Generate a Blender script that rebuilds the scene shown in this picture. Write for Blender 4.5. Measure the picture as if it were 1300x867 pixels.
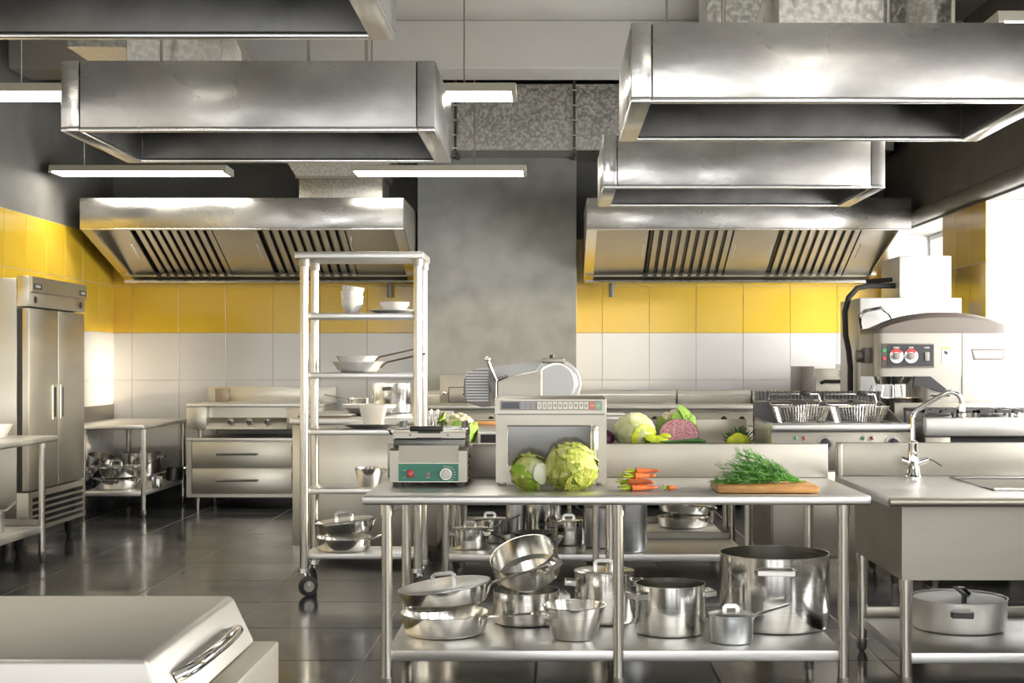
import bpy, bmesh, math, random
from mathutils import Vector, Matrix, noise, Euler
random.seed(7)
for _o in list(bpy.data.objects):
    bpy.data.objects.remove(_o, do_unlink=True)
SC = bpy.context.scene
COL = SC.collection
PI = math.pi

# ------------------------------------------------------------------ camera
F = 1780.0            # focal length in pixels of the 1300 px wide frame
HC = 1.45             # lens height
cd = bpy.data.cameras.new('camera')
cam = bpy.data.objects.new('camera', cd)
COL.objects.link(cam)
cam.location = (0, 0, HC)
cam.rotation_euler = (PI / 2, 0, 0)
cd.sensor_fit = 'HORIZONTAL'
cd.sensor_width = 36.0
cd.lens = 36.0 * F / 1300.0
cd.shift_x = -50.0 / 1300.0
cd.shift_y = 28.5 / 1300.0
cd.clip_start = 0.05
cd.clip_end = 200
SC.camera = cam

# ------------------------------------------------------------------ world, sun, daylight, exposure
SC.view_settings.view_transform = 'Standard'
SC.view_settings.look = 'None'
SC.view_settings.gamma = 1.0
SC.view_settings.use_curve_mapping = False
SC.view_settings.exposure = 0.25
SC.cycles.use_denoising = True
SC.cycles.max_bounces = 10
SC.cycles.diffuse_bounces = 5
SC.cycles.glossy_bounces = 6
SC.cycles.transparent_max_bounces = 12
SC.cycles.sample_clamp_indirect = 6.0
SC.cycles.caustics_reflective = False
SC.cycles.caustics_refractive = False
world = bpy.data.worlds.new('sky')
SC.world = world
world.use_nodes = True
bg = world.node_tree.nodes['Background']
bg.inputs['Color'].default_value = (0.93, 0.97, 1.0, 1)
bg.inputs['Strength'].default_value = 1.3

def light(name, kind, loc, rot, energy, color, size=None):
    l = bpy.data.lights.new(name, kind)
    l.energy = energy
    l.color = color
    if kind == 'AREA':
        l.shape = 'RECTANGLE'
        l.size, l.size_y = size
    if kind == 'SUN':
        l.angle = math.radians(3.0)
    o = bpy.data.objects.new(name, l)
    COL.objects.link(o)
    o.location = loc
    o.rotation_euler = rot
    return o

SUN_DIR = Vector((-1.0, 0.16, -0.118)).normalized()
light('sun', 'SUN', (20, 5, 8), SUN_DIR.to_track_quat('-Z', 'Y').to_euler(), 5.0, (1.0, 0.84, 0.58))

ROOM_L, ROOM_R, ROOM_N, ROOM_B, ROOM_H = -4.69, 3.56, -3.6, 15.0, 4.42
SILL, HEAD, WALL_T = 1.0, 2.785, 0.47
# openings of the window side, front to back
OPEN_R = [(-3.0, -0.6), (0.6, 3.0), (4.2, 6.6), (7.6, 11.45), (12.72, 14.62)]
OPEN_N = [(-4.2, -2.1), (-1.7, 0.4), (0.8, 2.9)]
for (a, b) in OPEN_R:
    light('window_daylight', 'AREA', (ROOM_R + WALL_T + 0.25, (a + b) / 2, (SILL + HEAD) / 2),
          (0, PI / 2, 0), 76.0 * (b - a), (1.0, 0.985, 0.96), (HEAD - SILL, b - a))
for (a, b) in OPEN_N:  # lamps added in unseen rear openings to light and mirror in the steel
    light('window_daylight', 'AREA', ((a + b) / 2, ROOM_N - WALL_T - 0.25, 1.9),
          (PI / 2, 0, 0), 23.0 * (b - a), (1.0, 0.98, 0.95), (b - a, 2.6))

# ------------------------------------------------------------------ helpers
def PX(px, d): return (px - 700.0) / F * d
def PZ(py, d): return HC - (py - 462.0) / F * d

class MB:
    """collects shapes in one bmesh; build() links them as one mesh object"""
    def __init__(s): s.bm = bmesh.new()
    def face(s, pts):
        return s.bm.faces.new([s.bm.verts.new(p) for p in pts])
    def box(s, x0, x1, y0, y1, z0, z1):
        v = [s.bm.verts.new((x, y, z)) for z in (z0, z1) for y in (y0, y1) for x in (x0, x1)]
        for f in ((0, 2, 3, 1), (4, 5, 7, 6), (0, 1, 5, 4), (2, 6, 7, 3), (0, 4, 6, 2), (1, 3, 7, 5)):
            s.bm.faces.new([v[i] for i in f])
        return s
    def prism(s, poly, axis, lo, hi):
        def p(a, b, c):
            return {'x': (c, a, b), 'y': (a, c, b), 'z': (a, b, c)}[axis]
        A = [s.bm.verts.new(p(a, b, lo)) for a, b in poly]
        B = [s.bm.verts.new(p(a, b, hi)) for a, b in poly]
        n = len(poly)
        for i in range(n):
            s.bm.faces.new((A[i], A[(i + 1) % n], B[(i + 1) % n], B[i]))
        s.bm.faces.new(A[::-1]); s.bm.faces.new(B)
        return s
    def lathe(s, prof, n=32, c=(0, 0, 0), close=False):
        rings = []
        for r, z in prof:
            if r < 1e-6:
                rings.append([s.bm.verts.new((c[0], c[1], c[2] + z))])
            else:
                rings.append([s.bm.verts.new((c[0] + r * math.cos(2 * PI * k / n), c[1] + r * math.sin(2 * PI * k / n), c[2] + z)) for k in range(n)])
        for a, b in zip(rings[:-1], rings[1:]):
            for k in range(n):
                k2 = (k + 1) % n
                if len(a) == 1 and len(b) == 1: continue
                if len(a) == 1: s.bm.faces.new((a[0], b[k2], b[k]))
                elif len(b) == 1: s.bm.faces.new((a[k], a[k2], b[0]))
                else: s.bm.faces.new((a[k], a[k2], b[k2], b[k]))
        return s
    def sweep(s, pts, ra, rb=None, n=8, square=False, closed=False, cap=True):
        rb = rb or ra
        pts = [Vector(p) for p in pts]
        m = len(pts)
        T = []
        for i in range(m):
            a = pts[i - 1] if (i > 0 or closed) else pts[i]
            b = pts[(i + 1) % m] if (i < m - 1 or closed) else pts[i]
            T.append((b - a).normalized())
        side = None
        for t in T:
            c = t.cross(Vector((0, 0, 1)))
            if c.length > 0.15:
                side = c.normalized(); break
        if side is None: side = Vector((1, 0, 0))
        k0 = 4 if square else n
        rings = []
        for i, t in enumerate(T):
            side = (side - t * side.dot(t)).normalized()
            up = side.cross(t).normalized()
            ring = []
            for k in range(k0):
                a = 2 * PI * k / k0 + (PI / 4 if square else 0)
                q = 1.414 if square else 1.0
                ring.append(s.bm.verts.new(pts[i] + side * (ra * q * math.cos(a)) + up * (rb * q * math.sin(a))))
            rings.append(ring)
        pairs = list(zip(rings[:-1], rings[1:]))
        if closed: pairs.append((rings[-1], rings[0]))
        for a, b in pairs:
            for k in range(k0):
                s.bm.faces.new((a[k], a[(k + 1) % k0], b[(k + 1) % k0], b[k]))
        if cap and not closed:
            s.bm.faces.new(rings[0][::-1]); s.bm.faces.new(rings[-1])
        return s
    def cyl(s, p0, p1, r, r2=None, n=16):
        p0, p1 = Vector(p0), Vector(p1)
        r2 = r if r2 is None else r2
        t = (p1 - p0).normalized()
        a = t.orthogonal().normalized(); b = t.cross(a)
        A = [s.bm.verts.new(p0 + (a * math.cos(2 * PI * k / n) + b * math.sin(2 * PI * k / n)) * r) for k in range(n)]
        B = [s.bm.verts.new(p1 + (a * math.cos(2 * PI * k / n) + b * math.sin(2 * PI * k / n)) * r2) for k in range(n)]
        for k in range(n):
            s.bm.faces.new((A[k], A[(k + 1) % n], B[(k + 1) % n], B[k]))
        s.bm.faces.new(A[::-1]); s.bm.faces.new(B)
        return s
    def ball(s, c, r, sc=(1, 1, 1), u=16, v=10):
        prof = [(0 if i in (0, v) else math.sin(PI * i / v) * r, -math.cos(PI * i / v) * r) for i in range(v + 1)]
        n0 = len(s.bm.verts)
        s.lathe(prof, u)
        s.bm.verts.ensure_lookup_table()
        for i in range(n0, len(s.bm.verts)):
            w = s.bm.verts[i].co
            s.bm.verts[i].co = Vector((w.x * sc[0] + c[0], w.y * sc[1] + c[1], w.z * sc[2] + c[2]))
        return s
    def xf(s, mat):
        bmesh.ops.transform(s.bm, matrix=mat, verts=s.bm.verts); return s
    def mesh(s, name, bev=0.0, seg=2, ang=35):
        bm = s.bm
        bmesh.ops.recalc_face_normals(bm, faces=bm.faces)
        if bev > 0:
            ed = [e for e in bm.edges if len(e.link_faces) == 2 and e.calc_face_angle(0) > math.radians(35)]
            bmesh.ops.bevel(bm, geom=ed, offset=bev, segments=seg, profile=0.5, affect='EDGES', clamp_overlap=True)
        me = bpy.data.meshes.new(name)
        bm.to_mesh(me); bm.free()
        me.polygons.foreach_set('use_smooth', [True] * len(me.polygons))
        me.set_sharp_from_angle(angle=math.radians(ang))
        return me
    def build(s, name, mat, parent=None, bev=0.0, seg=2, ang=35, loc=None):
        """geometry in world coordinates for unrotated things: moved into the parent's frame"""
        if parent is not None and loc is None and not parent.get('_local'):
            w = Vector((0, 0, 0)); p = parent
            while p is not None:
                w += Vector(p.location); p = p.parent
            if w.length > 0: bmesh.ops.translate(s.bm, vec=-w, verts=s.bm.verts)
        return link(name, s.mesh(name, bev, seg, ang), mat, parent, loc)

def link(name, me, mat, parent=None, loc=None, rot=None):
    o = bpy.data.objects.new(name, me)
    COL.objects.link(o)
    if mat is not None and not len(me.materials): me.materials.append(mat)
    if parent is not None:
        o.parent = parent
        if parent.get('_local'): o['_local'] = 1
    if loc is not None: o.location = loc
    if rot is not None: o.rotation_euler = rot
    return o

def thing(name, label, cat, loc=(0, 0, 0), rot=None, group=None, local=False):
    o = bpy.data.objects.new(name, None)
    COL.objects.link(o)
    o.empty_display_size = 0.05
    o.location = loc
    if rot is not None: o.rotation_euler = rot
    if local: o['_local'] = 1
    o['label'] = label; o['category'] = cat
    if group: o['group'] = group
    return o

def tag(o, label, cat, group=None):
    o['label'] = label; o['category'] = cat
    if group: o['group'] = group
    return o

def struct(o, label=None, cat=None):
    o['kind'] = 'structure'
    if label: o['label'] = label
    if cat: o['category'] = cat
    return o

def text(name, body, size, mat, parent, loc, rot, align='CENTER', ext=0.0004):
    cu = bpy.data.curves.new(name, 'FONT')
    cu.body = body; cu.size = size; cu.align_x = align; cu.align_y = 'CENTER'; cu.extrude = ext
    t = bpy.data.objects.new(name, cu)
    COL.objects.link(t)
    me = bpy.data.meshes.new_from_object(t.evaluated_get(bpy.context.evaluated_depsgraph_get()))
    bpy.data.objects.remove(t, do_unlink=True)
    w = Vector((0, 0, 0)); p = parent
    if not parent.get('_local'):
        while p is not None:
            w += Vector(p.location); p = p.parent
    return link(name, me, mat, parent, Vector(loc) - w, rot)

# ------------------------------------------------------------------ materials
def nd(nt, t, **kw):
    n = nt.nodes.new(t)
    for k, v in kw.items(): setattr(n, k, v)
    return n

def mat(name, col, rough=0.5, metal=0.0, spec=0.5, emit=None, coat=0.0, alpha=None, trans=0.0):
    m = bpy.data.materials.new(name); m.use_nodes = True
    b = m.node_tree.nodes['Principled BSDF']
    b.inputs['Base Color'].default_value = (*col, 1)
    b.inputs['Roughness'].default_value = rough
    b.inputs['Metallic'].default_value = metal
    b.inputs['Specular IOR Level'].default_value = spec
    b.inputs['Coat Weight'].default_value = coat
    b.inputs['Coat Roughness'].default_value = 0.08
    b.inputs['Transmission Weight'].default_value = trans
    if emit:
        b.inputs['Emission Color'].default_value = (*emit[0], 1)
        b.inputs['Emission Strength'].default_value = emit[1]
    return m

def vary(m, c2, scale=3.0, stretch=(1, 1, 1), detail=4, lo=0.35, hi=0.65, rough=None, bump=0.0, bscale=None, bstretch=None, bdist=0.01):
    """noise-driven colour between the base colour and c2, roughness range and fine relief, in object space"""
    nt = m.node_tree; b = nt.nodes['Principled BSDF']
    tc = nd(nt, 'ShaderNodeTexCoord')
    mp = nd(nt, 'ShaderNodeMapping'); mp.inputs['Scale'].default_value = stretch
    nt.links.new(tc.outputs['Object'], mp.inputs['Vector'])
    ns = nd(nt, 'ShaderNodeTexNoise'); ns.inputs['Scale'].default_value = scale; ns.inputs['Detail'].default_value = detail
    nt.links.new(mp.outputs['Vector'], ns.inputs['Vector'])
    mr = nd(nt, 'ShaderNodeMapRange')
    mr.inputs['From Min'].default_value = lo; mr.inputs['From Max'].default_value = hi
    nt.links.new(ns.outputs['Fac'], mr.inputs['Value'])
    if c2 is not None:
        mx = nd(nt, 'ShaderNodeMix', data_type='RGBA')
        mx.inputs[6].default_value = b.inputs['Base Color'].default_value
        mx.inputs[7].default_value = (*c2, 1)
        nt.links.new(mr.outputs['Result'], mx.inputs[0])
        nt.links.new(mx.outputs[2], b.inputs['Base Color'])
    if rough:
        rr = nd(nt, 'ShaderNodeMapRange')
        rr.inputs['To Min'].default_value, rr.inputs['To Max'].default_value = rough
        nt.links.new(mr.outputs['Result'], rr.inputs['Value'])
        nt.links.new(rr.outputs['Result'], b.inputs['Roughness'])
    if bump:
        mp2 = nd(nt, 'ShaderNodeMapping'); mp2.inputs['Scale'].default_value = bstretch or stretch
        nt.links.new(tc.outputs['Object'], mp2.inputs['Vector'])
        n2 = nd(nt, 'ShaderNodeTexNoise'); n2.inputs['Scale'].default_value = bscale or scale; n2.inputs['Detail'].default_value = 3
        nt.links.new(mp2.outputs['Vector'], n2.inputs['Vector'])
        bp = nd(nt, 'ShaderNodeBump'); bp.inputs['Strength'].default_value = bump; bp.inputs['Distance'].default_value = bdist
        nt.links.new(n2.outputs['Fac'], bp.inputs['Height'])
        nt.links.new(bp.outputs['Normal'], b.inputs['Normal'])
    return m

STEEL = vary(mat('brushed_steel', (0.415, 0.39, 0.34), 0.42, 1.0), (0.37, 0.35, 0.305), 1.2, (1, 1, 3), rough=(0.36, 0.46))
STEEL_TOP = vary(mat('worktop_steel', (0.76, 0.755, 0.74), 0.37, 1.0), (0.70, 0.695, 0.68), 1.5, (1, 2, 1), rough=(0.34, 0.44))  # paler than the upright steel; reflected light is put into the colour
STEEL_POST = mat('tube_steel', (0.52, 0.50, 0.45), 0.27, 1.0)
STEEL_DARK = vary(mat('smoked_steel', (0.10, 0.098, 0.094), 0.4, 1.0), (0.21, 0.206, 0.2), 3.0, (1, 1, 1), rough=(0.32, 0.5))  # plain dark finish for hood insides, slicer plate and fittings
HOOD = vary(mat('hood_steel', (0.58, 0.57, 0.55), 0.3, 1.0), (0.27, 0.262, 0.25), 1.7, (1, 1, 1.8), detail=7, lo=0.34, hi=0.68, rough=(0.18, 0.42), bump=0.22, bscale=2.6, bdist=0.02)
HOOD_RIM = mat('hood_rim_steel', (0.80, 0.80, 0.79), 0.24, 1.0)
GALV = vary(mat('galvanised_sheet', (0.50, 0.49, 0.45), 0.42, 1.0), (0.68, 0.67, 0.62), 34.0, (1, 1, 1), detail=5, lo=0.42, hi=0.62, rough=(0.3, 0.5), bump=0.08, bscale=30)
POT = vary(mat('pot_steel', (0.80, 0.79, 0.755), 0.19, 1.0), (0.70, 0.69, 0.655), 4.0, (1, 1, 30), rough=(0.12, 0.22))
ALU = vary(mat('aluminium', (0.62, 0.63, 0.64), 0.34, 1.0), (0.56, 0.57, 0.59), 3.0, (1, 1, 20), rough=(0.3, 0.4))
SLICER = vary(mat('slicer_aluminium', (0.60, 0.605, 0.61), 0.5, 1.0), (0.55, 0.555, 0.56), 3.0)
GLARE_ST = mat('bright_panel_steel', (0.70, 0.695, 0.68), 0.4, 0.6)  # steel with the window's overexposure put into its pale colour
STEEL_LT = vary(mat('light_brushed_steel', (0.60, 0.575, 0.505), 0.38, 1.0), (0.55, 0.525, 0.46), 1.2, (1, 1, 3), rough=(0.32, 0.42))  # brighter copy of the brushed steel; window reflections are put into its colour
LID_ST = mat('satin_lid_steel', (0.44, 0.43, 0.405), 0.45, 1.0)
CHROME = mat('chrome', (0.86, 0.86, 0.85), 0.07, 1.0)
BLACK = mat('black_plastic', (0.02, 0.02, 0.022), 0.35)
RUBBER = mat('black_rubber', (0.025, 0.025, 0.025), 0.6)
DARKGAP = mat('dark_cavity', (0.012, 0.012, 0.014), 0.7)
CERAM = mat('white_ceramic', (0.80, 0.79, 0.77), 0.22, coat=0.3)
CERAM_W = mat('warm_ceramic', (0.74, 0.71, 0.65), 0.3)
NONSTICK = mat('nonstick_coating', (0.06, 0.06, 0.062), 0.3)
TILE_Y = vary(mat('yellow_glazed_tile', (0.80, 0.51, 0.035), 0.16, coat=0.05), (0.85, 0.56, 0.05), 1.5, rough=(0.1, 0.18), bump=0.015, bscale=4)
TILE_W = vary(mat('white_glazed_tile', (0.76, 0.74, 0.71), 0.16, coat=0.1), (0.80, 0.785, 0.76), 1.5, rough=(0.1, 0.18), bump=0.015, bscale=4)
GROUT = mat('tile_grout', (0.62, 0.59, 0.52), 0.8)
FLOOR_T = vary(mat('dark_floor_tile', (0.035, 0.036, 0.038), 0.16, spec=0.7), (0.05, 0.05, 0.052), 2.0, rough=(0.11, 0.2), bump=0.02, bscale=5)
FLOOR_G = mat('floor_grout', (0.42, 0.40, 0.36), 0.7)
CONC = vary(mat('grey_concrete', (0.32, 0.32, 0.30), 0.75), (0.41, 0.41, 0.385), 3.5, detail=8, bump=0.12, bscale=16)
CONC_D = vary(mat('dark_grey_plaster', (0.165, 0.160, 0.146), 0.6), (0.21, 0.204, 0.187), 2.5, detail=8, bump=0.06, bscale=20)
CEIL = vary(mat('ceiling_plaster', (0.50, 0.49, 0.455), 0.8), (0.55, 0.54, 0.50), 1.5)
WHITE_WALL = mat('white_plaster', (0.80, 0.79, 0.77), 0.7)
LAMP = mat('lamp_diffuser', (0.9, 0.9, 0.9), 0.5, emit=((1.0, 0.95, 0.84), 16.0))
LAMP_BODY = mat('lamp_housing', (0.62, 0.60, 0.50), 0.4, 0.3)
WOOD = vary(mat('board_wood', (0.52, 0.28, 0.095), 0.45), (0.38, 0.185, 0.055), 5.0, (3, 3, 14), bump=0.05)
GREEN_P = mat('green_panel', (0.035, 0.20, 0.135), 0.35)
RED_P = mat('red_switch', (0.55, 0.03, 0.03), 0.3)
WHITE_P = mat('white_print', (0.8, 0.8, 0.78), 0.5)
GREY_P = mat('grey_plastic', (0.22, 0.215, 0.2), 0.45)
LGREY_P = mat('light_key', (0.66, 0.65, 0.60), 0.45)
YELLOW_P = mat('yellow_print', (0.75, 0.48, 0.03), 0.5)
GREEN_L = mat('green_lamp', (0.03, 0.35, 0.12), 0.25)
RED_L = mat('red_lamp', (0.55, 0.06, 0.05), 0.25)
DISPLAY = mat('dark_display', (0.02, 0.022, 0.035), 0.2)
MIX_BODY = vary(mat('enamel_grey', (0.34, 0.327, 0.293), 0.38, 0.6), (0.315, 0.30, 0.27), 2.0)
MIX_CAP = mat('taupe_cap', (0.13, 0.108, 0.093), 0.38)
WIRE = mat('bright_wire', (0.72, 0.71, 0.68), 0.2, 1.0)
DOORGLASS = mat('smoked_door_glass', (0.16, 0.16, 0.155), 0.1, 0.4, coat=0.3)
GLASSJ = mat('clear_glass', (1, 1, 1), 0.03, trans=1.0)

def make_pane():
    m = bpy.data.materials.new('window_glass'); m.use_nodes = True
    nt = m.node_tree; nt.nodes.remove(nt.nodes['Principled BSDF'])
    out = nt.nodes['Material Output']
    t = nd(nt, 'ShaderNodeBsdfTransparent'); g = nd(nt, 'ShaderNodeBsdfGlossy'); g.inputs['Roughness'].default_value = 0.02
    lw = nd(nt, 'ShaderNodeLayerWeight'); lw.inputs['Blend'].default_value = 0.5
    pw = nd(nt, 'ShaderNodeMath', operation='POWER'); pw.inputs[1].default_value = 5.0
    nt.links.new(lw.outputs['Facing'], pw.inputs[0])
    fr = nd(nt, 'ShaderNodeMath', operation='MULTIPLY_ADD'); fr.inputs[1].default_value = 0.8; fr.inputs[2].default_value = 0.04
    nt.links.new(pw.outputs[0], fr.inputs[0])
    mx = nd(nt, 'ShaderNodeMixShader')
    nt.links.new(fr.outputs[0], mx.inputs[0]); nt.links.new(t.outputs[0], mx.inputs[1]); nt.links.new(g.outputs[0], mx.inputs[2])
    nt.links.new(mx.outputs[0], out.inputs['Surface'])
    return m
PANE = make_pane()
# ------------------------------------------------------------------ the room
fl = struct(MB().box(ROOM_L - 0.3, ROOM_R + 0.5, ROOM_N - 0.5, ROOM_B + 0.3, -0.25, -0.0035).build('floor', FLOOR_G), 'dark glossy tiled kitchen floor with pale joints', 'floor')
FT = 0.843
tile_me = MB().box(-FT / 2 + 0.005, FT / 2 - 0.005, -FT / 2 + 0.005, FT / 2 - 0.005, -0.0035, 0.0).mesh('floor_tile', 0.0015, 1)
tile_me.materials.append(FLOOR_T)
i0 = math.floor((ROOM_L + 1.76) / FT); j0 = math.floor((1.0 - 6.86) / FT)
rest = MB(); n_t = 0
for j in range(math.floor((ROOM_N - 6.86) / FT), math.ceil((ROOM_B - 6.86) / FT)):
    for i in range(i0, math.ceil((ROOM_R + 1.76) / FT)):
        x0, y0 = -1.76 + i * FT, 6.86 + j * FT
        x1, y1 = min(x0 + FT, ROOM_R), min(y0 + FT, ROOM_B)
        xa, ya = max(x0, ROOM_L), max(y0, ROOM_N)
        if x1 - xa < 0.02 or y1 - ya < 0.02: continue
        if j < j0:
            rest.box(xa + 0.005, x1 - 0.005, ya + 0.005, y1 - 0.005, -0.0035, 0.0); continue
        if x1 - xa > FT - 1e-4 and y1 - ya > FT - 1e-4:
            link('floor_tile', tile_me, None, fl, (x0 + FT / 2, y0 + FT / 2, 0))
        else:
            MB().box(xa + 0.005, x1 - 0.005, ya + 0.005, y1 - 0.005, -0.0035, 0.0).build('floor_tile', FLOOR_T, fl, 0.0015, 1)
r_ = rest.build('tiles_behind', FLOOR_T, fl); r_['kind'] = 'stuff'

TS = 0.5025
ROWS = [2.785 - TS * k for k in range(7)]         # 2.785 .. -0.23, the lowest row is the dark skirting
def tiled_wall(parent, axis, fixed, a0, a1, first, zlo=0.2725, face=-1, zrows=None):
    """square glazed tiles standing 10 mm proud of the wall; axis 'x' runs along the back wall, 'y' along a side wall"""
    cache = {}
    g = 0.0025
    cuts = [a0]
    a = first
    while a < a1 - 0.01:
        if a > a0 + 0.01: cuts.append(a)
        a += TS
    cuts.append(a1)
    for k in range(5):
        zt, zb = ROWS[k], ROWS[k + 1]
        m = TILE_Y if k < 2 else TILE_W
        for c0, c1 in zip(cuts[:-1], cuts[1:]):
            w = c1 - c0
            key = (round(w, 3), k < 2)
            if key not in cache:
                b = MB()
                if axis == 'x': b.box(-w / 2 + g, w / 2 - g, 0.0, 0.010, -TS / 2 + g, TS / 2 - g)
                else: b.box(0.0, 0.010, -w / 2 + g, w / 2 - g, -TS / 2 + g, TS / 2 - g)
                me = b.mesh('wall_tile', 0.002, 1); me.materials.append(m); cache[key] = me
            if axis == 'x': loc = ((c0 + c1) / 2, fixed, (zt + zb) / 2)
            else: loc = (fixed, (c0 + c1) / 2, (zt + zb) / 2)
            link('wall_tile', cache[key], None, parent, loc)

wb = struct(MB().box(ROOM_L - 0.3, ROOM_R + 0.47, ROOM_B, ROOM_B + 0.3, 0, ROOM_H).build('wall_back', CONC_D), 'back wall of dark plaster over yellow and white tiles', 'wall')
MB().box(ROOM_L, ROOM_R, ROOM_B - 0.006, ROOM_B, 0.0, 2.785).build('grout', GROUT, wb)
tiled_wall(wb, 'x', ROOM_B - 0.0125, ROOM_L, ROOM_R, PX(168, 15.0))
wl = struct(MB().box(ROOM_L - 0.3, ROOM_L, ROOM_N - 0.47, ROOM_B, 0, ROOM_H).build('wall_left', CONC_D), 'left wall of dark plaster over yellow and white tiles', 'wall')
MB().box(ROOM_L, ROOM_L + 0.006, ROOM_N, ROOM_B, 0.0, 2.785).build('grout', GROUT, wl)
y_first = ROOM_B
while y_first > 6.0: y_first -= TS
tiled_wall(wl, 'y', ROOM_L + 0.0025, y_first, ROOM_B, y_first)
rb = MB()
for k in range(5):
    yy = ROOM_N
    while yy < y_first - 0.01:
        rb.box(ROOM_L + 0.0025, ROOM_L + 0.0125, yy + 0.0025, min(yy + TS, y_first) - 0.0025, ROWS[k + 1] + 0.0025, ROWS[k] - 0.0025)
        yy += TS
o = rb.build('tiles_behind', TILE_W, wl); o['kind'] = 'stuff'
for nm, bx in (('baseboard_back', (ROOM_L + 0.02, ROOM_R, ROOM_B - 0.03, ROOM_B - 0.006, 0, 0.268)), ('baseboard_left', (ROOM_L + 0.006, ROOM_L + 0.02, ROOM_N, ROOM_B - 0.006, 0, 0.268))):
    struct(MB().box(*bx).build(nm, FLOOR_T, None, 0.002, 1), 'dark tiled skirting at the foot of the ' + ('back' if 'back' in nm else 'left') + ' wall', 'baseboard')

# window side
wr = struct(MB().box(ROOM_R, ROOM_R + WALL_T, ROOM_N - 0.47, ROOM_B, 0, SILL).build('wall_right', WHITE_WALL), 'right wall with deep window openings and yellow tiled piers', 'wall')
MB().box(ROOM_R, ROOM_R + WALL_T, ROOM_N - 0.47, ROOM_B, HEAD, ROOM_H).build('bulkhead', CONC_D, wr)
struct(MB().cyl((ROOM_R - 0.02, ROOM_N, HEAD + 0.09), (ROOM_R - 0.02, ROOM_B - 0.01, HEAD + 0.09), 0.07, n=12).build('trim_1', CONC_D), 'rounded dark trim along the foot of the right bulkhead', 'trim')
edges = [ROOM_N - 0.47] + [v for ab in OPEN_R for v in ab] + [ROOM_B]
for i in range(0, len(edges), 2):
    a, b = edges[i], edges[i + 1]
    p = MB().box(ROOM_R, ROOM_R + WALL_T, a, b, SILL, HEAD).build('pier', WHITE_WALL, wr)
    c0 = a
    n = max(1, round((b - a) / TS)); w = (b - a) / n
    if a > 5:
        MB().box(ROOM_R - 0.006, ROOM_R, a, b, 0.27, HEAD).build('grout', GROUT, p)
        me = MB().box(0, 0.01, -w / 2 + 0.0025, w / 2 - 0.0025, -TS / 2 + 0.0025, TS / 2 - 0.0025).mesh('wall_tile', 0.002, 1)
        me.materials.append(TILE_Y); me2 = me.copy(); me2.materials.clear(); me2.materials.append(TILE_W)
        for q in range(n):
            for k in range(5):
                link('wall_tile', me if k < 2 or a > 11 else me2, None, p, (ROOM_R - 0.0125, a + (q + 0.5) * w, (ROWS[k] + ROWS[k + 1]) / 2))
for i, (a, b) in enumerate(OPEN_R):
    X0 = ROOM_R + WALL_T - 0.09
    fr = MB()
    for (y0, y1, z0, z1) in ((a, a + 0.06, SILL, HEAD), (b - 0.06, b, SILL, HEAD), (a + 0.06, b - 0.06, SILL, SILL + 0.06), (a + 0.06, b - 0.06, HEAD - 0.06, HEAD), ((a + b) / 2 - 0.03, (a + b) / 2 + 0.03, SILL + 0.06, HEAD - 0.06)):
        fr.box(X0, X0 + 0.06, y0, y1, z0, z1)
    w = struct(fr.build('window_%d' % (i + 1), WHITE_P, None, 0.004, 1), 'bright white framed window in the right wall, ' + ('nearest the back wall' if i == 4 else 'number %d counted from the viewer' % (i + 1)), 'window')
    for (y0, y1) in ((a + 0.06, (a + b) / 2 - 0.03), ((a + b) / 2 + 0.03, b - 0.06)):
        MB().box(X0 + 0.025, X0 + 0.031, y0, y1, SILL + 0.06, HEAD - 0.06).build('pane', PANE, w)
# unseen wall behind the viewer; its openings are added for light and steel reflections
wn = struct(MB().box(ROOM_L - 0.3, ROOM_R + WALL_T, ROOM_N - 0.3, ROOM_N, 0, 0.6).build('wall_front', WHITE_WALL), 'wall behind the viewer with tall windows', 'wall')
MB().box(ROOM_L, ROOM_R, ROOM_N - 0.3, ROOM_N, 3.2, ROOM_H).build('lintel', CONC_D, wn)
e2 = [ROOM_L] + [v for ab in OPEN_N for v in ab] + [ROOM_R]
for i in range(0, len(e2), 2):
    MB().box(e2[i], e2[i + 1], ROOM_N - 0.3, ROOM_N, 0.6, 3.2).build('pier', WHITE_WALL, wn)

# ceiling with beams
ce = struct(MB().box(ROOM_L - 0.3, ROOM_R + WALL_T, ROOM_N - 0.47, ROOM_B + 0.3, ROOM_H, ROOM_H + 0.2).build('ceiling', CEIL), 'pale plaster ceiling crossed by deep beams', 'ceiling')
for y0 in (0.5, 6.3, 12.1):
    MB().box(ROOM_L, ROOM_R, y0, y0 + 0.5, 4.0, ROOM_H).build('beam', CEIL, ce, 0.01, 1)

# concrete shaft in the middle of the back wall
tag(MB().box(PX(530, 14.6), PX(732, 14.6), 14.6, ROOM_B - 0.013, 0, 3.6).build('column', CONC, None, 0.004, 1), 'broad grey concrete column between the two wall hoods', 'column')

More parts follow.
